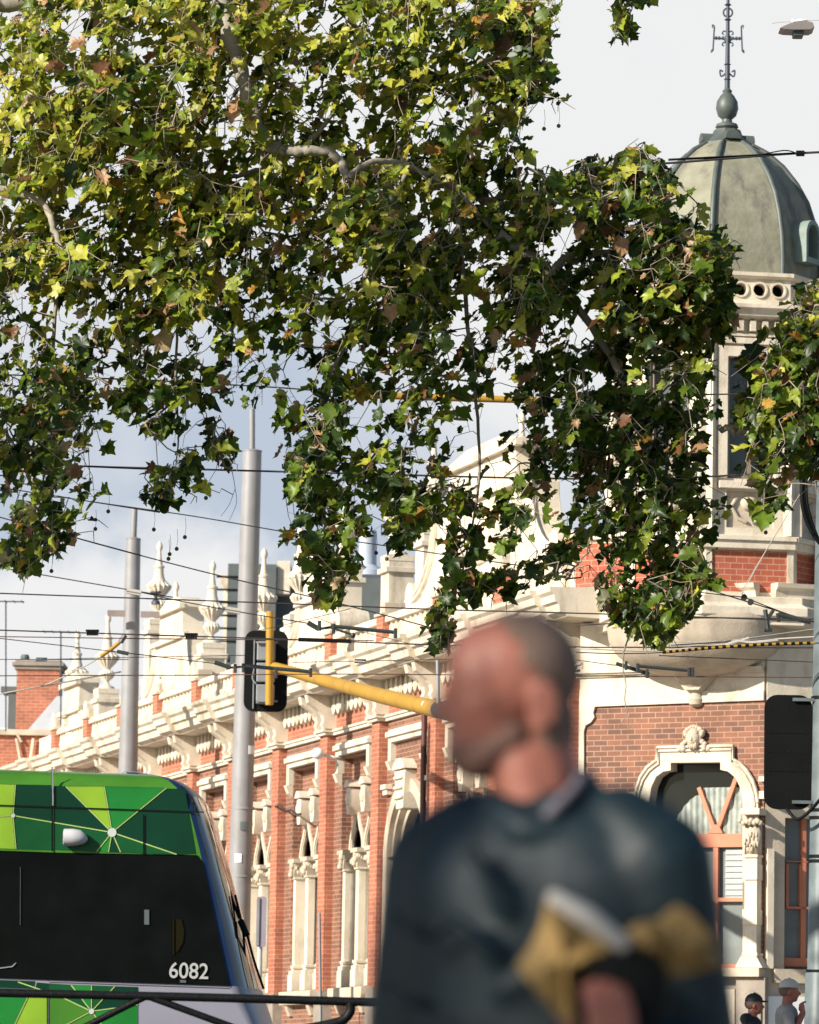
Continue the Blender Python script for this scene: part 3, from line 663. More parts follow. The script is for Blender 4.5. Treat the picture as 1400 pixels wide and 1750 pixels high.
for s in (-1, 1):
    b.tube(spl([(0, 0, 17.98), (s * .1, 0, 17.9), (s * .12, 0, 18.0), (s * .07, 0, 17.98)], 5), .014, 6)
    b.tube([(s * .24, 0, 18.33), (s * .22, 0, 18.74)], .013, 6); b.tube(spl([(s * .24, 0, 18.33), (s * .27, 0, 18.30), (s * .26, 0, 18.35)], 4), .011, 5); b.tube(spl([(s * .22, 0, 18.74), (s * .25, 0, 18.76), (s * .25, 0, 18.71)], 4), .011, 5)
    b.tube([(0, 0, 18.53), (s * .23, 0, 18.54)], .018, 6)
    for zz in (18.44, 18.63): b.tube(spl([(0, 0, zz), (s * .06, 0, zz + .03), (s * .09, 0, zz - .01), (s * .06, 0, zz - .03)], 4), .012, 5)
    for xx in (.08, .14, .19): b.ell((s * xx, 0, 18.54), (.025, .012, .035), 8)
b.ell((0, 0, 18.53), (.07, .02, .07), 10)
for z in (17.85, 18.1, 18.85, 19.1): b.lathe([(.03, -.02), (.06, 0), (.03, .02)], (0, 0, z), 10)
b.build('spire', M['iron'], tw, smooth=.8)
for k in (1, 3, 5, 7):
    m = facet(k); n = m.col[1].to_3d(); 
    o = FT.translation + n * 1.36; fm = frame(o + Vector((0, 0, 15.2)), m.col[0].to_3d(), n)
    d = part_empty('dormer', tw, fm)
    b = MB(); ho = [(.23, -.28)] + arcp(0, .12, .23, 0, 180, 10) + [(-.23, -.28)]; hi = [(.165, -.2)] + arcp(0, .12, .165, 0, 180, 10) + [(-.165, -.2)]
    b.ext(ho, -.4, .28, [hi[::-1]]); b.build('hood', M['verd'], d, smooth=.6)
def lower(o):
    Wm = WM[o.name]; Wi = Wm.inverted()
    if o.type == 'MESH':
        for v in o.data.vertices:
            q = Wm @ v.co; re_ = 1.66 if q.z < 14.7 else 1.66 * max(0, (16.9 - q.z) / 2.2)
            q.z = 1.1 + (q.z - 1.1) * (1 - re_ / 73.9); v.co = Wi @ q
for o_ in list(bpy.data.objects):
    if o_.parent == tw or (o_.parent and o_.parent.parent == tw): lower(o_)
# SPLIT

# ------------------------------------------------------------------ neighbours behind
Y0 = 116
nb = thing('brick_building', V(40, 1310, Y0) * Vector((1, 1, 0)) if False else Vector((P(40, 1310, Y0)[0], Y0, gz(Y0))), 'low red brick building with a tall corniced chimney behind the tram', 'building')
def px(b, x0, x1, yt, yb, Y, dep): p, q_ = P(x0, yt, Y), P(x1, yb, Y); b.box(p[0], q_[0], Y, Y + dep, q_[2], p[2])
b = MB(); px(b, -400, 112, 1256, 1400, Y0, 12); k = b.v[:]; b = MB(); p, q_ = P(-400, 1258, Y0), P(112, 1258, Y0); b.box(p[0], q_[0], Y0, Y0 + 12, gz(Y0), q_[2]); b.build('wall', M['red'], nb, I4)
b = MB(); b.box(p[0], q_[0] + .1, Y0 - .12, Y0 + 12.1, q_[2], q_[2] + .14); b.build('coping', M['stoneb'], nb, I4)
p, q_ = P(29, 1140, Y0 + 2), P(98, 1300, Y0 + 2)
ch = part_empty('chimney', nb, I4)
b = MB(); b.box(p[0], q_[0], Y0 + 2, Y0 + 3.1, q_[2], p[2] - .06); b.build('stack', M['red'], ch)
b = MB(); b.box(p[0] - .06, q_[0] + .06, Y0 + 1.94, Y0 + 3.2, p[2] - .06, p[2] + .03); b.box(p[0] - .12, q_[0] + .12, Y0 + 1.88, Y0 + 3.3, p[2] + .03, p[2] + .13); b.box(p[0] - .05, q_[0] + .05, Y0 + 1.95, Y0 + 3.2, p[2] + .13, p[2] + .19)
b.build('cornice', M['stoneg'], ch, bevel=.02)
b = MB(); b.box(p[0] - .3, p[0] - .02, Y0 + 3.2, Y0 + 4.2, q_[2], p[2] - .4); b.box(p[0] - .5, p[0] - .02, Y0 + 3.15, Y0 + 4.3, p[2] - .55, p[2] - .4); b.lathe([(.10, 0), (.12, .12), (.09, .2)], (p[0] + .15, Y0 + 2.6, p[2] + .18), 12); b.build('flue', M['greydk'], ch)
b = MB(); e = [V(40, 1256, Y0 + 1), V(112, 1256, Y0 + 1), V(112, 1207, Y0 + 4), V(98, 1214, Y0 + 4)]
b.ext([(e[0].x, e[0].z), (e[1].x + 2, e[1].z), (e[1].x + 2, e[2].z), (e[2].x, e[2].z)], Y0 + 1, Y0 + 1.8); b.build('roof', M['slate'], nb, I4)
b = MB(); rl = P(0, 1230, Y0 + 3)
for i in range(26): b.tube([(rl[0] - 3 + i * .16, Y0 + 6, rl[2] - .5), (rl[0] - 3 + i * .16, Y0 + 6, rl[2])], .02, 5)
b.tube([(rl[0] - 3, Y0 + 6, rl[2]), (rl[0] + 1, Y0 + 6, rl[2])], .03, 6); b.build('roof_railing', M['white'], nb, I4)
b = MB()
for x0, y0_, x1, y1_ in ((28, 1262, 37, 1312), (57, 1262, 50, 1312), (37, 1268, 28, 1252)): b.tube([V(x0, y0_, Y0 - .1), V(x1, y1_, Y0 - .1)], .035, 6)
b.build('conduit', M['stone'], nb, I4)

of = thing('office_building', Vector((-6, 165, gz(165))), 'dark grey modern block rising behind the cream gables', 'building')
YO = 165
b = MB(); p, q_ = P(390, 963, YO), P(470, 1090, YO); b.box(p[0], q_[0], YO, YO + 14, gz(YO), p[2]); 
q2 = P(660, 972, YO + 1); b.box(q_[0], q2[0], YO + 1, YO + 14, gz(YO), P(560, 974, YO + 1)[2]); b.build('wall', M['greydk'], of, I4)
b = MB(); p = P(474, 957, YO); b.box(p[0], P(496, 957, YO)[0], YO + .2, YO + 3, p[2] - 1.2, p[2]); e0 = P(372, 988, YO); e1 = P(391, 988, YO)
b.ext([(e1[0], e1[2] - .6), (e1[0], e1[2] + .25), (e0[0], e0[2] + .25), (e0[0], e0[2] + .1)], YO + 1, YO + 6); b.box(P(380, 1000, YO)[0], P(389.5, 1000, YO)[0], YO + 1.5, YO + 7, gz(YO), e1[2] - .2); b.build('roof_edge', M['stone'], of, I4)
b = MB()
for i in range(6): z = P(430, 985 + i * 22, YO)[2]; b.box(P(392, 0, YO)[0], P(468, 0, YO)[0], YO - .05, YO + .1, z - .06, z)
b.build('cladding_joint', M['black'], of, I4)

# ------------------------------------------------------------------ poles
def pole(name, x0, y0_, x1, y1_, Y, wt, wb, tip, label, group=None):
    t, m = V(x0, y0_, Y), V(x1, y1_, Y); k = Y / F
    foot = Vector((m.x + (m.x - t.x) * (m.z - gz(Y)) / (t.z - m.z) * .5, Y, gz(Y)))
    r = thing(name, foot, label, 'pole', group)
    b = MB(); rb = wb * k / 2; rt = wt * k / 2
    b.tube([foot, foot + (m - foot) * .5, m, m + (t - m) * .5, t], [rb * 1.08, rb * 1.04, rb, (rb + rt) / 2, rt], 20); b.build('shaft', M['galv'], r, I4, smooth=.8)
    b = MB(); b.tube([t, t + Vector((0, 0, .02)), t + Vector((0, 0, .05))], [rt * 1.05, rt * 1.05, rt * .4], 20)
    if tip: e = V(tip[0], tip[1], Y); b.tube([t, e], [tip[2] * k / 2] * 2, 14)
    b.build('top_spigot', M['galv'], r, I4, smooth=.8)
    b = MB(); b.tube([foot + Vector((0, 0, -.05)), foot + Vector((0, 0, .05))], rb * 2, 16); b.build('base_plate', M['galv'], r, I4)
    return r
pl1 = pole('steel_pole', 431, 772, 409, 1540, 86, 33, 39, (431, 700, 10), 'tall pale grey steel pole passing behind the traffic signal with the yellow pipe', 'steel poles along the street')
b = MB()
for y in (1384, 1500): p = V(419 - (y - 1240) * .028, y, 86); b.tube([p, p + Vector((0, 0, .05))], .222, 20, caps=False)
b.build('collar', M['galv'], pl1, I4, smooth=.8)
for k, (y, c_) in enumerate(((1290, 'white'), (1420, 'greydk'), (1475, 'white'))):
    b = MB(); p = V(420 - (y - 1240) * .028, y, 86); a0_ = .3 - .5 * k
    b.add([p + Vector((math.sin(a0_ + .1 * i) * .2225, -math.cos(a0_ + .1 * i) * .2225, h_)) for h_ in (0, .16) for i in range(8)], [(i, i + 1, i + 9, i + 8) for i in range(7)]); b.build('sticker', M[c_], pl1, I4)
pl2 = pole('steel_pole', 228, 922, 219, 1310, 96, 25, 33, (230, 868, 11), 'shorter grey steel pole rising behind the tram roof, with small brown street signs', 'steel poles along the street')
b = MB(); 
for x0, x1, yy in ((184, 214, 1048), (241, 273, 1050)): p, q_ = V(x0, yy - 5, 95.6), V(x1, yy + 6, 95.6); b.box(min(p.x, q_.x), max(p.x, q_.x), 95.55, 95.6, q_.z, p.z)
b.build('street_sign', mat('brown_sign', (.22, .18, .16), .5), pl2, I4)
b = MB(); p = V(266, 1033, 95.6); b.lathe([(.10, 0), (.09, .06), (.03, .12), (.05, .2), (.12, .24), (.12, .27)], p, 12); b.build('bracket', M['iron'], pl2, I4)
sg = thing('sign_board', Vector((P(447, 1600, 85)[0], 85, gz(85))), 'lilac grey rounded sign board beside the tall grey pole', 'sign')
b = MB(); p, q_ = V(439, 1532, 85), V(454, 1619, 85); b.ext(rrect(p.x, q_.x, q_.z, p.z, .05), 85, 85.05, f=lambda u, d, z: (u, d, z)); b.build('board', M['signp'], sg, I4)
b = MB(); b.box(p.x + .015, p.x + .055, 84.97, 84.996, q_.z + .03, p.z - .03); b.build('dark_edge', M['grey'], sg, I4)
b = MB(); xm = (p.x + q_.x) / 2; b.tube([(xm, 85.1, gz(85)), (xm, 85.1, p.z - .1)], .03, 8); b.build('post', M['galv'], sg, I4)
ps = thing('slim_post', Vector((P(548, 1740, 60)[0], 60, gz(60))), 'slim pale blue grey post in front of the brick pilasters', 'post')
b = MB(); b.tube([V(549, 1745, 60) * Vector((1, 1, 0)) + Vector((0, 0, gz(60))), V(548, 1740, 60), V(546, 1562, 60)], [.024, .021, .017], 10); b.build('shaft', M['galv'], ps, I4, smooth=.8)
b = MB(); b.ell(V(546, 1562, 60), (.02, .02, .02), 8); b.build('cap', M['galv'], ps, I4, smooth=3)

# right-hand pole
YP = 57
rx = lambda y: 1393 + 25 - (y - 950) * .0185
rp = thing('signal_pole', Vector((P(rx(1890), 1890, YP)[0], YP, gz(YP))), 'grey green pole at the right edge carrying a black signal board and cable loops', 'pole')
b = MB(); kk = YP / F
b.tube([V(rx(y), y, YP) for y in (1890, 1665, 1660, 1190, 930, 620, 300)], [kk * 30, kk * 28, kk * 25, kk * 25, kk * 25, kk * 22, kk * 18], 24); b.build('shaft', M['galvd'], rp, I4, smooth=.8)
for y in (1191, 1383, 1396, 1462, 1470, 1658): b = MB(); b.tube([V(rx(y), y, YP), V(rx(y + 5), y + 5, YP)], kk * 27, 24); b.build('clamp_band', M['black'], rp, I4, smooth=.8)
b = MB()
for j in range(3): b.tube(spl([V(1400 + 4 * j, 770, YP - .3), V(1376 + 3 * j, 800, YP - .33), V(1371 + 4 * j, 850, YP - .35), V(1381 + 4 * j, 895, YP - .33), V(1406, 932, YP - .3), V(1425, 930, YP - .25)], 6), .018 if j else .03, 8)
b.build('cable_loop', M['black'], rp, I4, smooth=.8); b = MB(); b.tube(spl([V(1345, 1383, YP - .1), V(1362, 1400, YP - .2), V(1380, 1390, YP - .3), V(1402, 1366, YP - .26), V(1420, 1340, YP - .2)], 6), .022, 8)
b.build('signal_cable', M['black'], rp, I4, smooth=.8)
sgR = thing('traffic_signal', V(1346, 1285, YP - .1), 'black signal backboard clamped to the grey green pole at the right edge', 'signal', 'traffic signals')
b = MB(); p, q_ = V(1307, 1187, YP - .05), V(1388, 1384, YP - .05)
b.ext(rrect(p.x, q_.x, q_.z, p.z, .16), YP - .05, YP - .02); b.build('backboard', M['black'], sgR, I4)
b = MB(); cx = (p.x + q_.x) / 2; hh = (p.z - q_.z)
for k in range(3): z = p.z - hh * (.2 + .3 * k); b.box(cx - .14, cx + .14, YP - .04 + .025, YP + .2, z - .18, z + .18)
b.build('lamp_housing', M['black'], sgR, I4, bevel=.02)
b = MB()
for k in range(3): z = p.z - hh * (.2 + .3 * k); b.tube([(cx, YP + .21, z), (cx, YP + .42, z)], .12, 16, caps=False)
b.build('visor', M['black'], sgR, I4)
b = MB(); xs4 = [p.x + .07, cx, q_.x - .07]
for x_ in xs4:
    for k in range(5): b.ell((x_, YP - .052, q_.z + hh * (.1 + .2 * k)), (.010, .006, .010), 8)
for k in range(1, 3): b.box(p.x + .05, q_.x - .05, YP - .056, YP - .0505, q_.z + hh * k / 3 - .004, q_.z + hh * k / 3 + .004)
b.build('bolt_row', M['blackp'], sgR, I4)
b = MB(); zz = V(1385, 1370, YP).z
for yy in (1197, 1372): zz = V(1385, yy, YP).z; b.box(q_.x - .25, q_.x + .2, YP - .1, YP - .07, zz - .02, zz + .02)
b.build('bracket', M['galvd'], sgR, I4)

# ------------------------------------------------------------------ left traffic signal, seen from behind, and its yellow mast arm
YS_ = 80
sgL = thing('traffic_signal', V(455, 1146, YS_), 'black traffic signal with a yellow pipe across its back, in front of the tall pole', 'signal', 'traffic signals')
p, q_ = V(419, 1077, YS_), V(490, 1217, YS_)
b = MB(); b.ext(rrect(p.x, q_.x, q_.z, p.z, .17), YS_, YS_ + .03); b.build('backboard', M['black'], sgL, I4)
b = MB(); p1, q1 = V(440, 1095, YS_), V(456, 1206, YS_)
for k in range(3): h_ = (p1.z - q1.z) / 3; b.box(p1.x, q1.x + .13, YS_ - .17, YS_ - .002, q1.z + h_ * k + .02, q1.z + h_ * (k + 1) - .02)
b.build('lamp_housing', M['grey'], sgL, I4, bevel=.02)
b = MB(); xx = V(435, 1100, YS_).x; b.tube([(xx, YS_ - .03, p.z - .15), (xx, YS_ - .03, q_.z + .05)], .012, 6); b.tube(spl([(xx, YS_ - .03, p.z - .7), (xx - .02, YS_ - .06, p.z - .85), (xx + .05, YS_ - .1, p.z - .95)], 4), .012, 6)
for y in (1100, 1200): z = V(455, y, YS_).z; b.box(V(438, y, YS_).x, V(475, y, YS_).x, YS_ - .24, YS_ - .2, z - .015, z + .015)
b.build('wiring', M['grey'], sgL, I4)
b = MB(); b.tube([V(461.5, 1045, YS_ - .3), V(460, 1205, YS_ - .3)], .067, 14); b.build('mounting_pipe', M['yellow'], sgL, I4, smooth=.8)
ma = thing('mast_arm', Vector((P(905, 1400, 64)[0], 64, gz(64))), 'tapering yellow mast arm sloping from the signal towards the man\'s face', 'mast arm')
b = MB(); b.tube([V(470, 1140, YS_ - .35), V(560, 1165, 76.3), V(650, 1189, 72.5), V(750, 1213, 69.2)], [.085, .108, .122, .132], 18); b.build('arm', M['yellow'], ma, I4, smooth=.8)
b = MB(); b.tube([V(745, 1211.8, 69.4), V(747, 1212.3, 69.3)], .137, 18); b.tube([V(749.5, 1220, 69), V(748, 1128, 69)], .028, 8); b.build('flange', M['galv'], ma, I4, smooth=.8)
b = MB(); c0 = V(725, 1205, 69.8) + Vector((0, -.13, 0)); b.tube([c0, c0 + Vector((0, -.02, 0))], .05, 14); b.build('round_sticker', M['white'], ma, I4)
b = MB(); b.tube([V(750, 1213, 69.2), V(905, 1250, 64)], [.128, .15], 16); b.tube([Vector((P(905, 1400, 64)[0], 64, gz(64))), V(905, 1225, 64)], .2, 16); b.build('post', M['rod'], ma, I4, smooth=.8)

# ------------------------------------------------------------------ overhead wires
def wire(pts, Y, wpx, m, label, extra=None):
    r = wpx * Y / F / 2; q = [V(x, y, Y if not isinstance(Y, tuple) else Y[0]) for x, y in pts]
    a = q[0] + (q[0] - q[1]) * (25 / max(.1, (q[0] - q[1]).length)) if pts[0][0] <= 0 else q[0]
    z = q[-1] + (q[-1] - q[-2]) * (25 / max(.1, (q[-1] - q[-2]).length)) if pts[-1][0] >= 1400 else q[-1]
    q = ([a] if a is not q[0] else []) + q + ([z] if z is not q[-1] else [])
    b = MB(); b.tube(spl(q, 4), r, 6); o = b.build('overhead_wire', m, None, smooth=3)
    tag(o, label, 'wire', 'overhead wires'); return o
WY = 56
w0_ = wire([(0, 640), (157, 646), (346, 655), (500, 664), (625, 675), (770, 680), (915, 684), (1220, 674), (1400, 672)], 55, 2.6, M['wire'], 'black span wire behind the leaves with a long yellow sleeve on it')
b = MB(); b.tube(spl([V(622, 675, 55), V(770, 680, 55), V(918, 684, 55)], 6), 6 * 55 / F, 10); b.build('yellow_sleeve', M['yellow'], w0_, I4, smooth=.8)
wire([(0, 791), (150, 797), (300, 801), (480, 806), (700, 812), (900, 817), (1135, 818), (1400, 805)], 55, 3.4, M['wire'], 'thickest black wire crossing the upper part of the tall grey pole')
wire([(0, 833), (154, 857), (330, 882), (500, 911), (640, 930), (760, 948), (900, 968)], 58, 2.0, M['wire'], 'black wire crossing the tall pole second from the top, sloping down right')
wire([(0, 884), (107, 913), (220, 944), (380, 985), (553, 1025), (660, 1052), (770, 1082)], 60, 2.2, M['wire'], 'steeply sloping black wire starting near the hanging leaves at left')
w4 = wire([(0, 970), (214, 1007), (307, 1027), (393, 1043), (525, 1065)], 62, 1.9, M['wire'], 'black wire with two small turnbuckles ending at the first dark rod')
b = MB()
for x, y in ((229, 1012), (398, 1043)):
    c0 = V(x, y, 61.9); b.tube([c0 + Vector((-.10, 0, .03)), c0 + Vector((.10, 0, -.0))], .025, 6); b.tube([c0 + Vector((-.10, 0, -.01)), c0 + Vector((.10, 0, -.04))], .012, 6)
b.build('turnbuckle', M['wirel'], w4, I4)
b = MB(); b.tube([V(526, 1064, 62), V(545, 1075, 62)], .035, 8); b.tube([V(565, 1070, 62), V(678, 1081, 62)], .026, 8); b.tube([V(545, 1075, 62), V(566, 1072, 62)], .018, 6)
for x, y in ((546, 1070), (570, 1075), (676, 1083)): b.tube([V(x, y - 9, 61.9), V(x, y + 8, 61.9)], .024, 6)
b.tube([V(566, 1073, 61.9), V(604, 1085, 61.9)], .016, 6); b.ell(V(603, 1086, 61.9), (.04, .04, .04), 8); b.build('insulator_rod', M['rod'], w4, I4)
wire([(0, 1014), (250, 1023), (500, 1032), (760, 1042), (950, 1047), (1180, 1054), (1400, 1062)], 57, 2.4, M['wire'], 'straight black wire running just above the dark rods')
w6 = wire([(0, 1077), (250, 1085), (500, 1093), (745, 1102), (1000, 1106), (1400, 1107)], 59, 2.4, M['wire'], 'contact wire with small black clips passing the tram-side pole')
b = MB()
for x, y in ((158, 1081), (327, 1087)):
    for k in range(5): c0 = V(x - 8 + 4 * k, y, 58.9); b.box(c0.x - .012, c0.x + .012, 58.86, 58.95, c0.z - .035, c0.z + .035)
    c0 = V(x, y - 3, 58.9); b.box(c0.x - .085, c0.x + .085, 58.87, 58.93, c0.z - .012, c0.z + .012)
c0 = V(560, 1094, 58.9); b.tube([V(510, 1093, 58.9), V(600, 1096, 58.9)], .026, 6)
b.build('wire_clip', M['black'], w6, I4)
wire([(0, 1088), (210, 1091), (420, 1093), (640, 1095)], 61, 1.8, M['copperw'], 'reddish copper wire close under the contact wire at left')
w8 = wire([(0, 1091), (190, 1113), (368, 1134)], 63, 1.6, M['wire'], 'thin wire with a turnbuckle leading down to the rod by the traffic signal')
b = MB(); b.tube([V(367, 1132, 63), V(394, 1141, 63)], .03, 8); b.tube([V(420, 1138, 63), V(530, 1148, 63)], .026, 8); c0 = V(210, 1116, 63); b.tube([c0 + Vector((-.08, 0, .02)), c0 + Vector((.08, 0, -.01))], .026, 6)
b.tube([V(394, 1141, 63), V(420, 1139, 63)], .015, 6)
for x, y in ((402, 1143), (416, 1142), (472, 1152), (531, 1150)): b.tube([V(x, y - 8, 62.9), V(x, y + 7, 62.9)], .022, 6)
b.tube([V(391, 1132, 62.9), V(391, 1122, 62.9)], .02, 6); b.build('insulator_rod', M['rod'], w8, I4)
wire([(0, 1155), (300, 1154), (560, 1152), (745, 1153), (1000, 1155), (1400, 1158)], 60, 1.8, M['copperw'], 'lowest straight wire, crossing the signal at the height of its arm')
w9 = wire([(0, 1186), (70, 1173), (130, 1146), (171, 1123), (213, 1090)], 70, 2.2, M['wirel'], 'pale wire rising to the shorter pole with a yellow end sleeve')
b = MB(); b.tube(spl([V(172, 1122, 69.9), V(192, 1108, 69.9), V(206, 1096, 69.9)], 4), 3.4 * 70 / F, 8); b.build('yellow_sleeve', M['yellow'], w9, I4, smooth=.8)
b = MB(); b.tube([V(206, 1098, 69.8), V(214, 1085, 69.8)], .04, 8); b.build('clamp', M['iron'], w9, I4)
w10 = wire([(0, 1127), (70, 1127), (200, 1124), (420, 1120)], 66, 1.3, M['wire'], 'faint thin wire with a turnbuckle passing the chimney top')
b = MB(); c0 = V(71, 1127, 66)
for s in (-1, 1): b.tube([c0 + Vector((-.08, 0, .018 * s)), c0 + Vector((.08, 0, .018 * s))], .01, 6)
b.build('turnbuckle', M['iron'], w10, I4)
w11 = wire([(500, 1132), (606, 1130), (760, 1127), (800, 1127)], 64, 1.3, M['wire'], 'thin wire with a turnbuckle above the yellow arm')
b = MB(); c0 = V(616, 1130, 64)
for s in (-1, 1): b.tube([c0 + Vector((-.08, 0, .02 * s)), c0 + Vector((.08, 0, .02 * s))], .011, 6)
b.build('turnbuckle', M['iron'], w11, I4)
wire([(535, 1053), (580, 1070), (640, 1085), (760, 1115)], 64, 1.0, M['wire'], 'hair thin wire slanting below the hanging leaf tip by the balustrade')
wire([(440, 1078), (520, 1060), (600, 1040)], 72, 1.2, M['wire'], 'short thin wire rising right from the top of the traffic signal')
# right-hand wires
wr = wire([(1000, 288), (1151, 278), (1289, 267), (1360, 262), (1400, 260)], 54, 4.2, M['wire'], 'thick black cable crossing in front of the dome')
b = MB(); b.tube(spl([V(1290, 267, 54), V(1340, 257, 54), V(1365, 263, 54)], 4), .008, 5); b.tube([V(1361, 262, 54), V(1375, 262, 54)], .036, 8); b.build('splice', M['black'], wr, I4)
wire([(985, 1069), (1070, 1064), (1120, 1058), (1250, 1056), (1400, 1058)], 58, 2.0, M['wire'], 'thin wire crossing the cream band under the brick panel')
wl = wire([(985, 1108), (1120, 1112), (1250, 1100), (1330, 1092), (1400, 1088)], 57, 3.0, M['wirel'], 'pale wire just above the striped cable')
b = MB(); b.tube(spl([V(1240, 1103, 56.9), V(1262, 1096, 56.9), V(1285, 1098, 56.9), V(1330, 1094, 56.9)], 4), .02, 6); b.tube([V(1244, 1104, 56.9), V(1280, 1090, 56.9)], .014, 6); b.build('dead_end_grip', M['wirel'], wl, I4)
ws = wire([(985, 1115), (1060, 1117), (1135, 1115), (1210, 1108), (1300, 1102), (1400, 1099)], 56.5, 2.0, M['wire'], 'black and yellow striped guard cable reaching the right pole')
st = spl([V(1133, 1115, 56.45), V(1210, 1108, 56.45), V(1300, 1102, 56.45), V(1392, 1099, 56.45)], 14)
b = MB()
for i in range(len(st) - 1): b.mi = i % 2; d_ = (st[i + 1] - st[i]) * .5; b.tube([st[i], st[i + 1]], .019, 8)
b.build('striped_guard', [M['black'], M['yellow']], ws, I4, smooth=.8)
wire([(1140, 1121), (1260, 1126), (1400, 1132)], 58, 1.6, M['wire'], 'thin wire sloping gently down right just under the striped cable')
wp = wire([(985, 1128), (1052, 1137)], 60, 1.4, M['wire'], 'thin wire leading to the rod under the oriel')
b = MB(); b.tube([V(1053, 1134, 60), V(1110, 1152, 60)], .026, 8); b.tube([V(1088, 1138, 60), V(1180, 1146, 60)], .022, 8)
for x, y in ((1070, 1138), (1090, 1142), (1106, 1152), (1178, 1149), (1184, 1149)): b.tube([V(x, y - 8, 59.9), V(x, y + 7, 59.9)], .022, 6)
b.build('insulator_rod', M['rod'], wp, I4)
wd_ = wire([(1170, 1009), (1235, 1017), (1271, 1021), (1300, 1032), (1345, 1049), (1400, 1066)], 57.5, 2.0, M['wire'], 'wire with pulleys and clamps bending down to the right pole')
b = MB()
for x, y in ((1272, 1021), (1283, 1029)): c0 = V(x, y, 57.4); b.tube([c0 + Vector((0, -.03, 0)), c0 + Vector((0, .03, 0))], .04, 10)
b.tube([V(1308, 1042, 57.4), V(1313, 1076, 57.4)], .028, 8); b.tube([V(1322, 1043, 57.4), V(1312, 1057, 57.4)], .022, 6); b.tube([V(1306, 1077, 57.4), V(1320, 1076, 57.4)], .024, 6); b.tube([V(1330, 1050, 57.4), V(1386, 1063, 57.4)], .03, 8); b.tube([V(1329, 1048, 57.4), V(1331, 1063, 57.4)], .022, 6)
b.build('pulley_clamp', M['rod'], wd_, I4)
wire([(1268, 1016), (1300, 958), (1346, 880), (1400, 790)], 57.4, 1.3, M['wirel'], 'thin stay wire rising steeply across the brick panel')
wire([(1130, 1098), (1250, 1094), (1400, 1074)], 58.5, 1.2, M['wirel'], 'faint pale wire touching the underside of the clamp')

# hanging street lamp, top right
hl = thing('hanging_lamp', V(1364, 48, 52), 'grey street lamp hanging in the sky beside the spire', 'lamp')
b = MB(); c0 = V(1364, 50, 52); k = 52 / F
b.ext([(c0.x - 33 * k, c0.z - .02), (c0.x - 28 * k, c0.z + .0), (c0.x - 8 * k, c0.z + .06), (c0.x + 10 * k, c0.z + .075), (c0.x + 24 * k, c0.z + .05), (c0.x + 27 * k, c0.z - .01), (c0.x + 20 * k, c0.z - .035), (c0.x - 8 * k, c0.z - .04), (c0.x - 26 * k, c0.z - .035)], 51.85, 52.15); b.build('shade', mat('lamp_grey', (.20, .18, .17), .5), hl, I4, bevel=.012)
b = MB(); b.box(c0.x - 9 * k, c0.x + 9 * k, 51.9, 52.1, c0.z - .095, c0.z - .03); b.build('control_box', M['greydk'], hl, I4, bevel=.012)
b = MB(); 
for s in (-9, 14): b.tube([(c0.x + s * k, 52, c0.z + .03), (c0.x + s * k, 52, c0.z + .12)], .012, 6)
b.ell((c0.x + 5 * k, 52, c0.z + .075), (.09, .12, .045), 12); b.build('bracket', M['white'], hl, I4)
b = MB(); b.tube(spl([V(1320, 40, 52), V(1364, 36, 52), V(1700, 20, 52)], 4), .005, 5); b.build('span_wire', M['wirel'], hl, I4)

# ------------------------------------------------------------------ tram
YT = 40; kt = YT / F
def T(x, y, d=0): q = P(x, y, YT); return Vector((q[0], YT + d, q[2]))
tr = thing('tram', Vector((P(100, 1700, YT)[0], YT, gz(YT) - .11)), 'modern green and white tram with dark windows and the number 6082', 'tram')
GR = [mat('livery_' + n, c_, .3, var=.22, vs=1.6, spec=.18) for n, c_ in (('mid_green', (.012, .15, .025)), ('lime', (.19, .33, .025)), ('dark_green', (.002, .030, .014)), ('deep_green', (.005, .062, .018)), ('line', (.30, .40, .13)), ('node', (.38, .41, .38)), ('fresh_green', (.045, .155, .018)))]
tblk = mat('tram_glass', (.0035, .0045, .0045), .15, var=.3, spec=.05); tlil = mat('tram_pale_panel', (.24, .235, .285), .35, var=.04)
ydrop = lambda x: (x - 0) * .034                                       # the tram stands on the sloping street
# side outline rows: (photo y at x=0 line, side-edge x, nose x, inset)
rows = [(1308, 225, 235, .55), (1310, 250, 262, .38), (1314, 268, 290, .24), (1322, 286, 316, .12), (1334, 300, 333, .045), (1348, 312, 345, .012), (1370, 322, 354, 0), (1400, 331, 364, 0), (1440, 341, 377, 0), (1500, 354, 394, 0), (1560, 367, 411, 0), (1620, 380, 427, 0), (1672, 391, 440, 0), (1690, 396, 446, 0), (1720, 412, 456, 0), (1760, 436, 468, 0), (1830, 440, 470, 0), (1880, 436, 462, 0)]
def T2(x, y, d=0): return T(x, y + ydrop(x), d)
nseg = 20; WT = 2.65
vs = []; LX = -2600
grid = []
for (y, xs_, xc_, ins) in rows:
    y2 = y - ydrop(xs_) * 0
    line = [T2(LX, y, ins), T2(-600, y, ins), T2(-100, y, ins)]
    a = T2(xs_, y, ins); n_ = T2(xc_, y, WT / 2)
    line.append(a)
    for j in range(1, nseg + 1):
        q = math.pi * j / nseg; 
        x = a.x + (n_.x - a.x) * (math.sin(q) ** .75 if j < nseg else 0); yy = YT + ins + (WT - 2 * ins) * (1 - math.cos(q)) / 2
        z = a.z + (n_.z - a.z) * (math.sin(q)); line.append(Vector((x, yy, z)))
    for xx in (-100, -600, LX): e = T2(xx, y, 0); line.append(Vector((e.x, YT + WT - ins, e.z)))
    grid.append(line)
nc = len(grid[0])
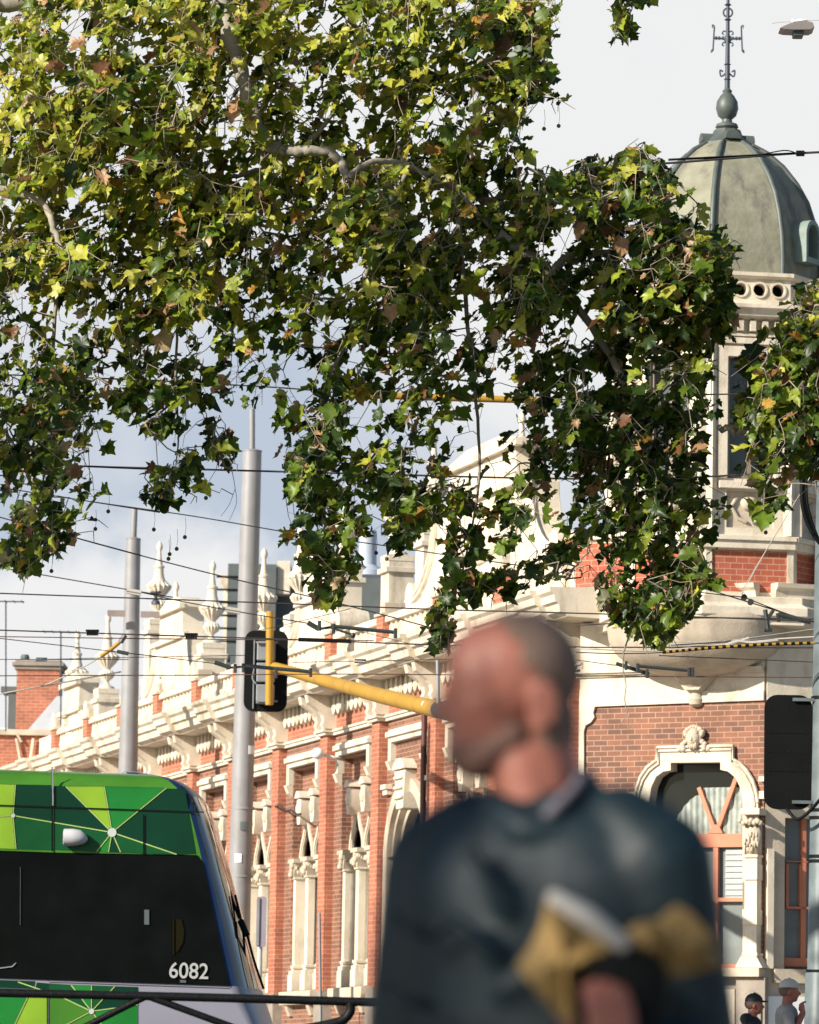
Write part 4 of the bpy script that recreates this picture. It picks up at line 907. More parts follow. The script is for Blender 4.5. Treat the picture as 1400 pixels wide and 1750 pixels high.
def quads(sel):
    b = MB(); use = {}
    for i in range(len(grid) - 1):
        for j in range(nc - 1):
            if sel(i, j): b.add([grid[i][j], grid[i][j + 1], grid[i + 1][j + 1], grid[i + 1][j]], [(0, 1, 2, 3)])
    # weld
    me = {}; v2 = []; ix = []
    for p in b.v:
        k = tuple(round(c_, 5) for c_ in p)
        if k not in me: me[k] = len(v2); v2.append(p)
        ix.append(me[k])
    b.f = [tuple(ix[i] for i in f) for f in b.f]; b.v = v2; return b
front = lambda i, j: 3 <= j < 3 + nseg
wsr = lambda i, j: front(i, j) and 5 <= i < 12 and 4 <= j < 2 + nseg
pil = lambda i, j: front(i, j) and 2 <= i < 12 and not wsr(i, j)
low = lambda i, j: i >= 12
bd = quads(lambda i, j: not wsr(i, j) and not pil(i, j) and not low(i, j)); 
bd.add([v for v in grid[0]], [tuple(range(nc))]); bd.build('body', GR[6], tr, I4, smooth=.7)
quads(pil).build('window_pillar', mat('blue_edge', (.012, .030, .085), .35, spec=.2), tr, I4, smooth=.9)
quads(wsr).build('windscreen', mat('windscreen_glass', (.03, .022, .018), .04, var=.1, spec=1.0), tr, I4, smooth=1.2)
quads(low).build('lower_body', tlil, tr, I4, smooth=.7)
def sidepoly(b, pts, d=-.004, th=.003): b.ext([((q_ := T2(x, y)).x, q_.z) for x, y in pts], YT + d, YT + d + th, back=False)
# tall dark side glazing (one smooth band)
b = MB(); sidepoly(b, [(-2500, 1454), (100, 1454), (337, 1450), (346, 1462), (392, 1672), (-2500, 1672)], -.012, .011); b.build('side_glass', tblk, tr, I4)
# livery facets
lv = MB()
def lp(mi, *pts): lv.mi = mi; sidepoly(lv, pts)
lp(3, (-2500, 1340), (-61, 1340), (-61, 1450), (-2500, 1450)); lp(1, (-60, 1340), (25, 1340), (22, 1393), (-60, 1400)); lp(1, (-60, 1401), (22, 1393.6), (27, 1450), (-60, 1450))
lp(2, (25.5, 1340), (88, 1339), (88, 1402), (22.8, 1393)); lp(3, (22.8, 1394), (88, 1403), (88, 1450), (27.5, 1450))
lp(2, (92, 1340), (112, 1340), (191, 1416), (92, 1403)); lp(1, (113, 1340), (178, 1338), (191, 1416)); lp(0, (179, 1338), (284, 1337), (192.5, 1415))
lp(2, (285, 1338), (316, 1338), (335, 1448), (302, 1450), (193, 1417)); lp(3, (92, 1404), (190, 1418), (165, 1450), (92, 1449)); lp(0, (190.5, 1418.5), (185, 1450), (166, 1450)); lp(2, (191.5, 1418.5), (206, 1450), (186, 1450)); lp(3, (192.5, 1418), (300, 1450.5), (207, 1450))
lp(2, (-2500, 1675), (60, 1675), (58, 1688), (-2500, 1688))
lp(0, (-2500, 1689), (52, 1689), (19, 1760), (-2500, 1760)); lp(1, (53, 1692), (80, 1693), (80, 1760), (20, 1760)); lp(2, (63, 1677), (82, 1678), (82, 1691), (60, 1689)); lp(3, (83, 1678), (120, 1679), (154, 1722), (83, 1690))
lp(6, (83, 1692), (154, 1724), (90, 1760), (83, 1760)); lp(0, (121, 1679), (156, 1679), (156, 1722)); lp(3, (157, 1679), (195, 1679), (157, 1721)); lp(2, (196, 1679), (236, 1679), (236, 1708), (158, 1722)); lp(0, (158, 1724), (236, 1710), (236, 1760), (185, 1760)); lp(6, (155, 1725), (183, 1760), (95, 1760))
lv.mi = 4
def ll(x0, y0_, x1, y1_, wd=1.1):
    dx, dy = x1 - x0, y1_ - y0_; l = math.hypot(dx, dy); nx, ny = -dy / l * wd, dx / l * wd
    sidepoly(lv, [(x0 + nx, y0_ + ny), (x1 + nx, y1_ + ny), (x1 - nx, y1_ - ny), (x0 - nx, y0_ - ny)], -.007)
for s in ((22, 1393, 26, 1340), (22, 1393, 27, 1450), (22, 1393, 191, 1416), (22, 1393, -60, 1400), (191, 1416, 112, 1340), (191, 1416, 178, 1338), (191, 1416, 284, 1337), (191, 1416, 302, 1450), (191, 1416, 165, 1450), (191, 1416, 206, 1450), (191, 1416, 185, 1450), (156, 1723, 121, 1679), (156, 1723, 156, 1679), (156, 1723, 196, 1679), (156, 1723, 236, 1709), (156, 1723, 83, 1691), (156, 1723, 90, 1760), (156, 1723, 185, 1760), (30, 1677, 72, 1690), (52, 1692, 20, 1760)): ll(*s)
lv.mi = 5
for x, y, r in ((22, 1393, 4), (191, 1416, 8), (156, 1723, 5)): sidepoly(lv, arcp(x, y, r, 0, 345, 23), -.010)
lv.build('livery', GR, tr, I4)
b = MB(); 
for x in (90, 246): 
    sidepoly(b, [(x - 1.2, 1320 if x == 90 else 1384), (x + 1.2, 1320 if x == 90 else 1384), (x + 1.2, 1452), (x - 1.2, 1452)], -.0125)
sidepoly(b, [(-2500, 1374.5), (349, 1375.5), (349, 1377.5), (-2500, 1376.5)], -.013); sidepoly(b, [(80, 1690), (82, 1690), (82, 1760), (80, 1760)], -.0125)
b.build('panel_gap', M['black'], tr, I4)
b = MB(); sidepoly(b, [(82, 1673.5), (390, 1673.5), (390, 1675), (82, 1675)], -.013); sidepoly(b, [(88.5, 1308), (91, 1308), (91.5, 1374), (89, 1374)], -.02); b.build('bright_trim', tlil, tr, I4)
b = MB(); sidepoly(b, [(236, 1748), (452, 1740), (452, 1760), (236, 1760)], -.013); b.build('yellow_stripe', mat('safety_yellow', (.62, .60, .04), .4), tr, I4)
b = MB(); e = T2(117, 1428, -.06); b.tube([e + Vector((x, 0, -.01 * (x > .1))) for x in (-.04, -.035, .04, .10, .145, .165, .172)], [.06, .075, .076, .068, .045, .022, .004], 18); b.build('camera_pod', mat('pale_plastic', (.46, .46, .48), .4), tr, I4, smooth=1)
b = MB(); b.tube([e + Vector((-.046, -.02, 0)), e + Vector((-.03, -.02, 0))], .045, 12); b.build('camera_lens', M['black'], tr, I4)
# interior glimpses on and behind the glass
b = MB(); sidepoly(b, [(246, 1546), (255, 1546), (255, 1572), (246, 1572)], -.0135); sidepoly(b, [(34, 1480), (35.4, 1480), (35, 1580), (33.6, 1580)], -.0135); sidepoly(b, [(307, 1669), (318, 1669), (318, 1664), (307, 1664)], -.0135); b.build('glass_sticker', mat('dim_sticker', (.09, .11, .11), .5, spec=.1), tr, I4)
b = MB(); sidepoly(b, [(294, 1560), (298, 1560), (298, 1622), (294, 1622)], -.0135); sidepoly(b, [(300, 1560), (310, 1560), (315, 1580), (313, 1600), (304, 1616), (300, 1616)], -.0135); b.build('cab_grab_rail', mat('dull_yellow', (.010, .009, .003), .7, spec=.03), tr, I4)
b = MB(); sidepoly(b, [(-2500, 1655), (-10, 1655), (20, 1650), (26, 1644), (28, 1645), (22, 1652), (-8, 1657), (-2500, 1657)], -.0135); b.build('door_edge', M['grey'], tr, I4)
fc = bpy.data.curves.new('tram_number', 'FONT'); fc.body = '6082'; fc.size = .205; fc.extrude = .0015; fc.offset = .002
fo = bpy.data.objects.new('tmp', fc); C.objects.link(fo); bpy.context.view_layer.update()
me = bpy.data.meshes.new_from_object(fo.evaluated_get(bpy.context.evaluated_depsgraph_get())); bpy.data.objects.remove(fo)
me.materials.clear(); me.materials.append(mat('number_white', (.36, .37, .36), .4, var=.02))
xsN = [v.co.x for v in me.vertices]; sxn = (66.5 * kt) / (max(xsN) - min(xsN)); ysn = [v.co.y for v in me.vertices]; szn = (27 * kt) / (max(ysn) - min(ysn))
no = bpy.data.objects.new('fleet_number', me); C.objects.link(no); o0 = T(289, 1671.5, -.016)
place(no, tr, Matrix.Translation(o0) @ Matrix.Rotation(math.radians(90), 4, 'X') @ Matrix.Rotation(-.02, 4, 'Z') @ Matrix.Diagonal((sxn, szn, 1, 1)) @ Matrix.Translation((-min(xsN), -min(ysn), 0)))
b = MB(); b.tube(spl([T(382, 1502, .6), T(404, 1560, .5), T(418, 1590, .45), T(432, 1640, .4), T(448, 1688, .45)], 5), [.012] * 21, 6); b.tube(spl([T(398, 1525, .55), T(412, 1585, .42), T(416, 1640, .45)], 5), .011, 6); b.tube([T(408, 1570, .46), T(419, 1596, .42)], .03, 8); b.build('windscreen_wiper', M['black'], tr, I4)
b = MB(); 
for k in range(5): e = T2(-100 - 480 * k, 1875); b.tube([(e.x, YT + .35, gz(YT) + .2), (e.x, YT + .25, gz(YT) + .2)], .3, 20); b.tube([(e.x, YT + WT - .35, gz(YT) + .2), (e.x, YT + WT - .25, gz(YT) + .2)], .3, 20)
b.build('wheel', M['iron'], tr, I4)
b = MB(); b.tube(spl([T2(205, 1309, .6), T2(225, 1305, .9), T2(280, 1312, 1.0)], 4), .03, 8); b.build('roof_fairing', tlil, tr, I4, smooth=.8)

# ------------------------------------------------------------------ black railing in front of the tram
YR = 33
rg = thing('steel_railing', Vector((P(300, 1700, YR)[0], YR, gz(YR))), 'worn black steel railing with diagonal braces in front of the tram', 'railing')
kr = YR / F
b = MB(); b.tube([V(-400, 1687, YR), V(0, 1697, YR), V(320, 1704, YR), V(640, 1713, YR), V(700, 1714, YR)], kr * 7.4, 12); b.build('top_rail', M['blackp'], rg, I4, smooth=.9)
b = MB(); b.tube(spl([V(598, 1712, YR), V(599, 1728, YR), V(588, 1742, YR), V(566, 1750, YR), V(500, 1762, YR), V(420, 1775, YR)], 6), kr * 8, 10); b.build('loop_end', M['blackp'], rg, I4, smooth=.9)
b = MB()
for x1 in (100, 400): b.tube([V(251, 1702, YR), V(x1 if x1 < 200 else 470, 1778 if x1 < 200 else 1782, YR)], kr * 6, 8)
b.build('diagonal_brace', M['blackp'], rg, I4, smooth=.9)
b = MB(); 
for x in (-100, 655): q_ = V(x, 1800, YR); b.tube([(q_.x, YR, gz(YR) - .1), (q_.x, YR, V(x, 1704, YR).z)], kr * 9, 10)
b.tube([V(-400, 1790, YR), V(655, 1800, YR)], kr * 8, 10); b.build('post', M['blackp'], rg, I4, smooth=.9)
b = MB(); q_ = V(505, 1692, YR); b.box(q_.x - kr * 42, q_.x + kr * 30, YR - .04, YR + .04, V(505, 1703, YR).z, V(505, 1697, YR).z) if False else None

# ------------------------------------------------------------------ plane trees: branches grown between leaf clusters, lobed leaves, hanging seed balls
def inpoly(px_, py_, poly):
    x = np.asarray(px_); y = np.asarray(py_); r = np.zeros(x.shape, bool); n = len(poly)
    for i in range(n):
        x0, y0 = poly[i]; x1, y1 = poly[(i + 1) % n]
        if y0 == y1: continue
        r ^= ((y0 > y) != (y1 > y)) & (x < (x1 - x0) * (y - y0) / (y1 - y0) + x0)
    return r
def leafmat():
    m = bpy.data.materials.new('plane_leaf'); m.use_nodes = True; t = m.node_tree; b = t.nodes['Principled BSDF']
    a = t.nodes.new('ShaderNodeAttribute'); a.attribute_name = 'leaf_colour'
    b.inputs['Roughness'].default_value = .42; b.inputs['Specular IOR Level'].default_value = .45
    n = t.nodes.new('ShaderNodeTexNoise'); n.inputs['Scale'].default_value = 14; n.inputs['Detail'].default_value = 4
    c = t.nodes.new('ShaderNodeTexCoord'); t.links.new(c.outputs['Object'], n.inputs['Vector'])
    r = t.nodes.new('ShaderNodeValToRGB'); r.color_ramp.elements[0].position = .3; r.color_ramp.elements[1].position = .7
    r.color_ramp.elements[0].color = (.7, .7, .7, 1); r.color_ramp.elements[1].color = (1.25, 1.2, 1.1, 1); t.links.new(n.outputs['Fac'], r.inputs[0])
    x = t.nodes.new('ShaderNodeMix'); x.data_type = 'RGBA'; x.blend_type = 'MULTIPLY'; x.inputs[0].default_value = 1
    t.links.new(a.outputs['Color'], x.inputs[6]); t.links.new(r.outputs[0], x.inputs[7]); t.links.new(x.outputs[2], b.inputs['Base Color'])
    tr_ = t.nodes.new('ShaderNodeBsdfTranslucent'); t.links.new(x.outputs[2], tr_.inputs['Color'])
    s = t.nodes.new('ShaderNodeMixShader'); s.inputs[0].default_value = .42
    t.links.new(b.outputs[0], s.inputs[1]); t.links.new(tr_.outputs[0], s.inputs[2]); t.links.new(s.outputs[0], t.nodes['Material Output'].inputs[0])
    return m
LEAF = leafmat(); BARK = mat('plane_bark', (.26, .23, .18), .85, var=.35, vs=5, bump=.4, bs=20); TWIG = mat('twig', (.27, .225, .165), .85, var=.3, vs=8)
SEED = mat('seed_ball', (.13, .10, .045), .9, var=.3, vs=30, bump=.6, bs=80)
LP = [(0, 0), (.14, -.07), (.33, -.06), (.50, .07), (.44, .19), (.38, .29), (.50, .38), (.60, .62), (.46, .62), (.31, .62), (.29, .76), (.15, .86), (0, 1.03)]
LP = LP + [(-x, y) for x, y in LP[-2:0:-1]]
LPA = np.array(LP); NL = len(LP)
def leaves_mesh(name, pos, nrm, tip, size, col, parent):
    n = len(pos); nrm = nrm / np.linalg.norm(nrm, axis=1, keepdims=True)
    tip = tip - nrm * (tip * nrm).sum(1, keepdims=True); tip /= np.linalg.norm(tip, axis=1, keepdims=True); sd = np.cross(tip, nrm)
    P2 = np.vstack([LPA, [[0, .34]]]); K = NL + 1
    fold = np.random.uniform(-.15, .75, n)[:, None]; curl = np.random.uniform(-.45, .7, n)[:, None]; wd = np.random.uniform(.62, 1.08, n)[:, None]
    skew = np.random.uniform(-.18, .18, n)[:, None]
    x = P2[None, :, 0] * wd + skew * P2[None, :, 1] * .3; y = np.repeat(P2[None, :, 1], n, 0) + skew * P2[None, :, 0]
    z = fold * np.abs(P2[None, :, 0]) - curl * (P2[None, :, 1] - .3) ** 2 + np.random.normal(0, .055, (n, K))
    x = x + np.random.normal(0, .03, (n, K)); y = y + np.random.normal(0, .03, (n, K))
    s = size[:, None, None]
    v = pos[:, None, :] + s * (x[..., None] * sd[:, None, :] + y[..., None] * tip[:, None, :] + z[..., None] * nrm[:, None, :])
    tri = np.array([(NL, i, (i + 1) % NL) for i in range(NL)])
    f = (tri[None] + (np.arange(n) * K)[:, None, None]).reshape(-1, 3)
    me = bpy.data.meshes.new(name); me.vertices.add(n * K); me.vertices.foreach_set('co', v.reshape(-1).astype(np.float32))
    me.loops.add(f.size); me.loops.foreach_set('vertex_index', f.reshape(-1).astype(np.int32))
    me.polygons.add(len(f)); me.polygons.foreach_set('loop_start', np.arange(0, f.size, 3, dtype=np.int32)); me.polygons.foreach_set('loop_total', np.full(len(f), 3, np.int32))
    at = me.color_attributes.new('leaf_colour', 'FLOAT_COLOR', 'POINT')
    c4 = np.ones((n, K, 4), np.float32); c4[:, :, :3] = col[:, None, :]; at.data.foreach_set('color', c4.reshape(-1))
    me.update(); me.validate(); me.materials.append(LEAF); me.shade_smooth()
    o = bpy.data.objects.new(name, me); C.objects.link(o); place(o, parent, I4); return o
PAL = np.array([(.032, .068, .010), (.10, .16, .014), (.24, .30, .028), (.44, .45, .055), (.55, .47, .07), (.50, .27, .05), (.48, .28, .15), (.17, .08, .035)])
PWA = np.array([.06, .17, .30, .31, .075, .02, .045, .02]); PWB = np.array([.36, .36, .14, .035, .015, .02, .045, .025])   # upper-left leaves painted sunlit as well as yellowing, lower sprays painted shade-dark
def tree(label, foot, limbs, cl, extra_tips, seeds, parts_seed, group):
    """limbs: [(points (px,py,Y), r0, r1)], cl: Nx3 cluster anchors in world"""
    rng = np.random.default_rng(parts_seed)
    r = thing('plane_tree', foot, label, 'tree', group)
    tb = MB(); nodes = []
    for pts, r0, r1 in limbs:
        q = spl([p if isinstance(p, Vector) else V(*p) for p in pts], 8); n = len(q)
        q = [p + Vector(rng.normal(0, r0 * .10, 3)) for p in q]
        tb.tube(q, [r0 + (r1 - r0) * (i / (n - 1)) ** .8 for i in range(n)], 10); 
        if r0 < .3: nodes += [tuple(p) for p in q]
    tb.build('trunk', BARK, r, I4, smooth=.9)
    nodes = np.array(nodes); nn = len(nodes); X = np.vstack([nodes, cl]); n = len(cl)
    D = np.full(n, 1e9); par = np.zeros(n, int)
    for i in range(nn):
        d = np.linalg.norm(cl - nodes[i], axis=1); m_ = d < D; D[m_] = d[m_]; par[m_] = i
    done = np.zeros(n, bool); order = []
    for _ in range(n):
        Dm = np.where(done, 1e9, D); k = int(Dm.argmin()); done[k] = True; order.append(k)
        dv = cl - cl[k]; d = np.linalg.norm(dv * np.array([1, .8, 1]), axis=1) * 1.0 + .10 + .25 * (dv[:, 2] > .15); m_ = (~done) & (d < D); D[m_] = d[m_]; par[m_] = nn + k
    wgt = np.ones(n)
    for k in order[::-1]:
        if par[k] >= nn: wgt[par[k] - nn] += wgt[k]
    bb = MB()
    for k in range(n):
        a = Vector(X[par[k]]); z = Vector(cl[k]); l = (z - a).length
        if l > 2.2: continue
        ra = .0042 * min(wgt[k], 60) ** .42
        m1 = a.lerp(z, .35) + Vector(rng.normal(0, .10 * l, 3)); m2 = a.lerp(z, .7) + Vector(rng.normal(0, .10 * l, 3)) 
        bb.tube([a, m1, m2, z], [ra * 1.15, ra * 1.05, ra, ra * .9], 4, caps=False)
    # twigs with alternate leaves
    pos = []; nr = []; tp = []; sz = []; cz = []
    for k in range(n):
        c0 = Vector(cl[k]); dirv = Vector((rng.normal(0, .55), rng.normal(0, .55), -abs(rng.normal(.95, .35)))).normalized()
        ln = rng.uniform(.2, .62); e = c0 + dirv * ln; md = c0 + dirv * ln * .5 + Vector(rng.normal(0, .04, 3))
        if not ok(e, r): e = c0 + dirv * ln * .3; md = c0.lerp(e, .5)
        bb.tube([c0, md, e], [.0045, .0038, .0025], 4, caps=False)
        tone = rng.normal(0, .22); nl = rng.integers(4, 9)
        for j in range(nl):
            t = (j + .6) / nl; p = c0.lerp(md, t * 2) if t < .5 else md.lerp(e, t * 2 - 1)
            pet = Vector(rng.normal(0, 1, 3)); pet.z = -abs(pet.z) * .5; pet = pet.normalized() * rng.uniform(.04, .12); b_ = p + pet
            s = rng.uniform(.07, .185) if rng.random() < .8 else rng.uniform(.17, .23)
            if not ok(b_ + Vector((0, 0, -s * .55)), r): continue
            bb.tube([p, b_], .0018, 3, caps=False)
            pos.append(b_); nr.append(Vector((0, -.15, .45)) + SUND * 1.0 + Vector(rng.normal(0, .60, 3))); tp.append(pet.normalized() * .7 + Vector((0, 0, -.75)) + Vector(rng.normal(0, .35, 3))); sz.append(s)
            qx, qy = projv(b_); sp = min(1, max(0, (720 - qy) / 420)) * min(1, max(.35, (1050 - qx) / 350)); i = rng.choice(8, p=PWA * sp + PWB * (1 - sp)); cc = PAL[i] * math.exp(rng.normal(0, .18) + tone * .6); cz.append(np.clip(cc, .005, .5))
    for k in rng.integers(0, n, int(n * .22)):                 # bare dangling twiglets
        p = Vector(cl[k]); q = [p]; dv = Vector((rng.normal(0, .5), rng.normal(0, .4), -.8)).normalized()
        for j in range(rng.integers(3, 6)): dv = (dv + Vector((rng.normal(0, .45), rng.normal(0, .4), -.12))).normalized(); q.append(q[-1] + dv * rng.uniform(.07, .14))
        if ok(q[-1], r): bb.tube(q, [.0042 - .0005 * j for j in range(len(q))], 4, caps=False)
    bb.build('twigs', TWIG, r, I4, smooth=3)
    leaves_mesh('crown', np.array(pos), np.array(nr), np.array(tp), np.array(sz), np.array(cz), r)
    s0 = None
    for x, y, ys in seeds:                                    # seed balls on their stalks
        Y = 46 + rng.normal(0, .5); c_ = V(x, y, Y); wm_ = Matrix.Translation(c_)
        if s0 is None:
            b = MB(); b.ell((0, 0, 0), (.021, .021, .022), 12); b.tube([(0, 0, .02), (.01, 0, .1), (0.0, .01, .2)], .0018, 4); s0 = b.build('seed_ball', SEED, r, wm_, smooth=3)
        else: dup(s0, r, wm_)
    return r
MAIN = [(-700, -500), (940, -500), (955, 60), (925, 110), (985, 175), (960, 190), (905, 160), (890, 230), (900, 270), (965, 285), (1010, 265), (1035, 250), (1060, 262), (1095, 225), (1112, 262), (1150, 285), (1165, 320), (1200, 345), (1235, 380), (1262, 410), (1255, 440), (1245, 520), (1255, 570), (1215, 650), (1235, 700), (1225, 790), (1250, 850), (1245, 885), (1238, 960), (1225, 1010), (1190, 1020), (1180, 1050), (1150, 1090), (1120, 1118), (1085, 1080), (1058, 1095), (1045, 1060), (1020, 1030), (1030, 960), (1000, 930), (975, 985), (930, 1000), (905, 990), (890, 1040), (850, 1010), (800, 1030), (775, 1060), (762, 1120), (742, 1110), (730, 1070), (760, 1010), (745, 960), (770, 915), (720, 900), (700, 930), (690, 955), (672, 930), (640, 910), (622, 930), (618, 985), (590, 1000), (572, 1060), (550, 1040), (535, 1000), (508, 990), (520, 950), (485, 940), (505, 880), (478, 850), (500, 800), (470, 770), (480, 720), (455, 690), (430, 715), (395, 700), (372, 740), (410, 790), (395, 805), (355, 780), (330, 735), (345, 700), (330, 690), (318, 760), (355, 825), (345, 850), (300, 840), (300, 870), (268, 880), (258, 860), (232, 855), (240, 830), (262, 815), (278, 800), (300, 800), (310, 780), (290, 740), (250, 750), (235, 730), (215, 715), (180, 700), (165, 735), (195, 770), (190, 785), (160, 760), (140, 770), (150, 820), (172, 860), (170, 905), (118, 915), (95, 955), (70, 950), (50, 990), (15, 970), (5, 900), (0, 810), (-100, 880), (-300, 900), (-700, 850)]
HOLES = [[(112, 30), (175, 25), (170, 50), (140, 60), (125, 100), (112, 90)], [(300, 125), (316, 130), (340, 185), (330, 195), (305, 190)], [(280, 580), (300, 560), (322, 575), (322, 610), (290, 618), (276, 600)], [(328, 548), (352, 545), (350, 570), (332, 575)], [(150, 650), (180, 640), (185, 670), (155, 675)], [(395, 600), (430, 640), (415, 655), (390, 620)], [(485, 620), (512, 600), (525, 640), (508, 690), (485, 680)], [(600, 690), (635, 700), (625, 760), (600, 740)], [(935, 400), (965, 390), (995, 400), (980, 430), (960, 445), (950, 455), (930, 420)], [(900, 150), (935, 195), (925, 230), (900, 200)], [(785, 145), (815, 150), (830, 175), (800, 185)], [(880, 700), (905, 690), (910, 760), (885, 790)], [(820, 690), (850, 690), (845, 740), (825, 745)], [(640, 560), (668, 590), (650, 600)], [(850, 790), (880, 800), (880, 860), (855, 840)], [(1030, 690), (1060, 720), (1040, 750)], [(140, 360), (150, 350), (155, 375)], [(225, 80), (255, 90), (240, 110)], [(545, 320), (580, 330), (570, 360)], [(420, 395), (460, 400), (440, 440)], [(1075, 740), (1098, 730), (1100, 775)], [(1000, 640), (1030, 640), (1020, 670)], [(940, 800), (960, 820), (945, 850)], [(1190, 760), (1220, 740), (1222, 850), (1200, 870)], [(1215, 600), (1255, 580), (1250, 690), (1225, 700)]]
EXTRA = [[(1048, -40), (1120, -40), (1118, 5), (1090, 15), (1078, 40), (1082, 75), (1050, 72), (1045, 45), (1060, 20)]]
RIGHT = [(1440, 430), (1395, 462), (1378, 470), (1360, 500), (1345, 510), (1340, 545), (1300, 550), (1275, 575), (1290, 590), (1250, 625), (1235, 660), (1262, 690), (1250, 720), (1290, 735), (1300, 760), (1240, 780), (1236, 800), (1275, 815), (1290, 850), (1290, 885), (1312, 905), (1330, 880), (1345, 850), (1352, 790), (1368, 800), (1382, 830), (1440, 840), (2100, 900), (2300, -100), (1700, -300), (1480, 300)]
def projv(p): 
    v = np.asarray(p) - CAM; d = v @ _fw; return 700 + F * (v @ CR) / d, 875 - F * (v @ CU) / d
OKF = None
def raster(polys, holes):
    xs = np.arange(-760, 2400, 4); ys = np.arange(-560, 1320, 4); gx, gy = np.meshgrid(xs, ys); m_ = np.zeros(gx.shape, bool)
    for p in polys: m_ |= inpoly(gx, gy, p)
    for h in holes: m_ &= ~inpoly(gx, gy, h)
    return m_
def look(m_, x, y):
    i = np.clip(((np.asarray(y) + 560) / 4).astype(int), 0, m_.shape[0] - 1); j = np.clip(((np.asarray(x) + 760) / 4).astype(int), 0, m_.shape[1] - 1); return m_[i, j]
def ok(p, r): return OKF(p)
def maskok(m_, free=None):
    def f(p):
        x, y = projv(p)
        if free and free(p, x, y): return True
        return bool(look(m_, x, y))
    return f
def allowed(x, y, polys, holes): return look(raster(polys, holes) if not isinstance(polys, np.ndarray) else polys, x, y)
def sample(n, polys, holes, box, rng, ymu, ysd, dens=None):
    out = []; polys = raster(polys, holes)
    # clumps: cluster anchors gather round hidden centres
    cx = rng.uniform(box[0], box[1], n // 5); cy = rng.uniform(box[2], box[3], n // 5)
    while len(out) < n:
        k = rng.integers(0, len(cx), 4000); x = cx[k] + rng.normal(0, 24, 4000); y = cy[k] + rng.normal(0, 26, 4000)
        u = rng.random(4000) < .35; x[u] = rng.uniform(box[0], box[1], u.sum()); y[u] = rng.uniform(box[2], box[3], u.sum())
        m_ = allowed(x, y, polys, holes)
        if dens: m_ &= rng.random(4000) < dens(x, y)
        for a, b_ in zip(x[m_], y[m_]):
            out.append(P(a, b_, ymu + rng.normal(0, ysd)))
            if len(out) >= n: break
    return np.array(out)
rng = np.random.default_rng(5)
def dens(x, y): 
    edge = np.clip((x + 80) / 120, .12, 1) * np.clip((y + 90) / 100, .12, 1)
    g = np.sin(x * .043 + 1.3 * np.sin(y * .021)) * np.sin(y * .037 + 1.7 * np.sin(x * .017 + 1)) + .6 * np.sin(x * .09 + y * .05 + 2 * np.sin(y * .03))   # open patches
    st_ = np.sin(x * .085 + 2.2 * np.sin(y * .007 + x * .004)) + .5 * np.sin(x * .19 + 1.5 * np.sin(y * .011))                             # hanging strands lower down
    lowd = np.where(y > 470, np.where(st_ > .35, .16, np.where(st_ > -.1, .5, .8)), 1.0)
    return edge * np.where(g > .62, .08, np.where(g > .3, .5, 1.0)) * lowd
cl = sample(2750, [MAIN], HOLES, (-600, 1270, -480, 1125), rng, 46, .8, dens)
cl = np.vstack([cl, sample(16, EXTRA, [], (1040, 1120, -40, 80), rng, 46, .15)])
for x0, x1, y0, y1, k in ((738, 768, 1000, 1085, 9), (770, 890, 940, 1030, 14), (545, 600, 930, 1030, 10), (1060, 1150, 1010, 1085, 14), (940, 1010, 900, 980, 9), (40, 120, 850, 960, 12), (235, 300, 790, 850, 8), (330, 400, 700, 780, 8), (1000, 1200, 850, 1010, 24), (1010, 1230, 440, 640, 34), (1000, 1215, 640, 850, 36), (900, 1000, 560, 900, 8), (1150, 1250, 380, 520, 12)):
    cl = np.vstack([cl, np.array([P(rng.uniform(x0, x1), rng.uniform(y0, y1), 46 + rng.normal(0, .3)) for _ in range(k)])])
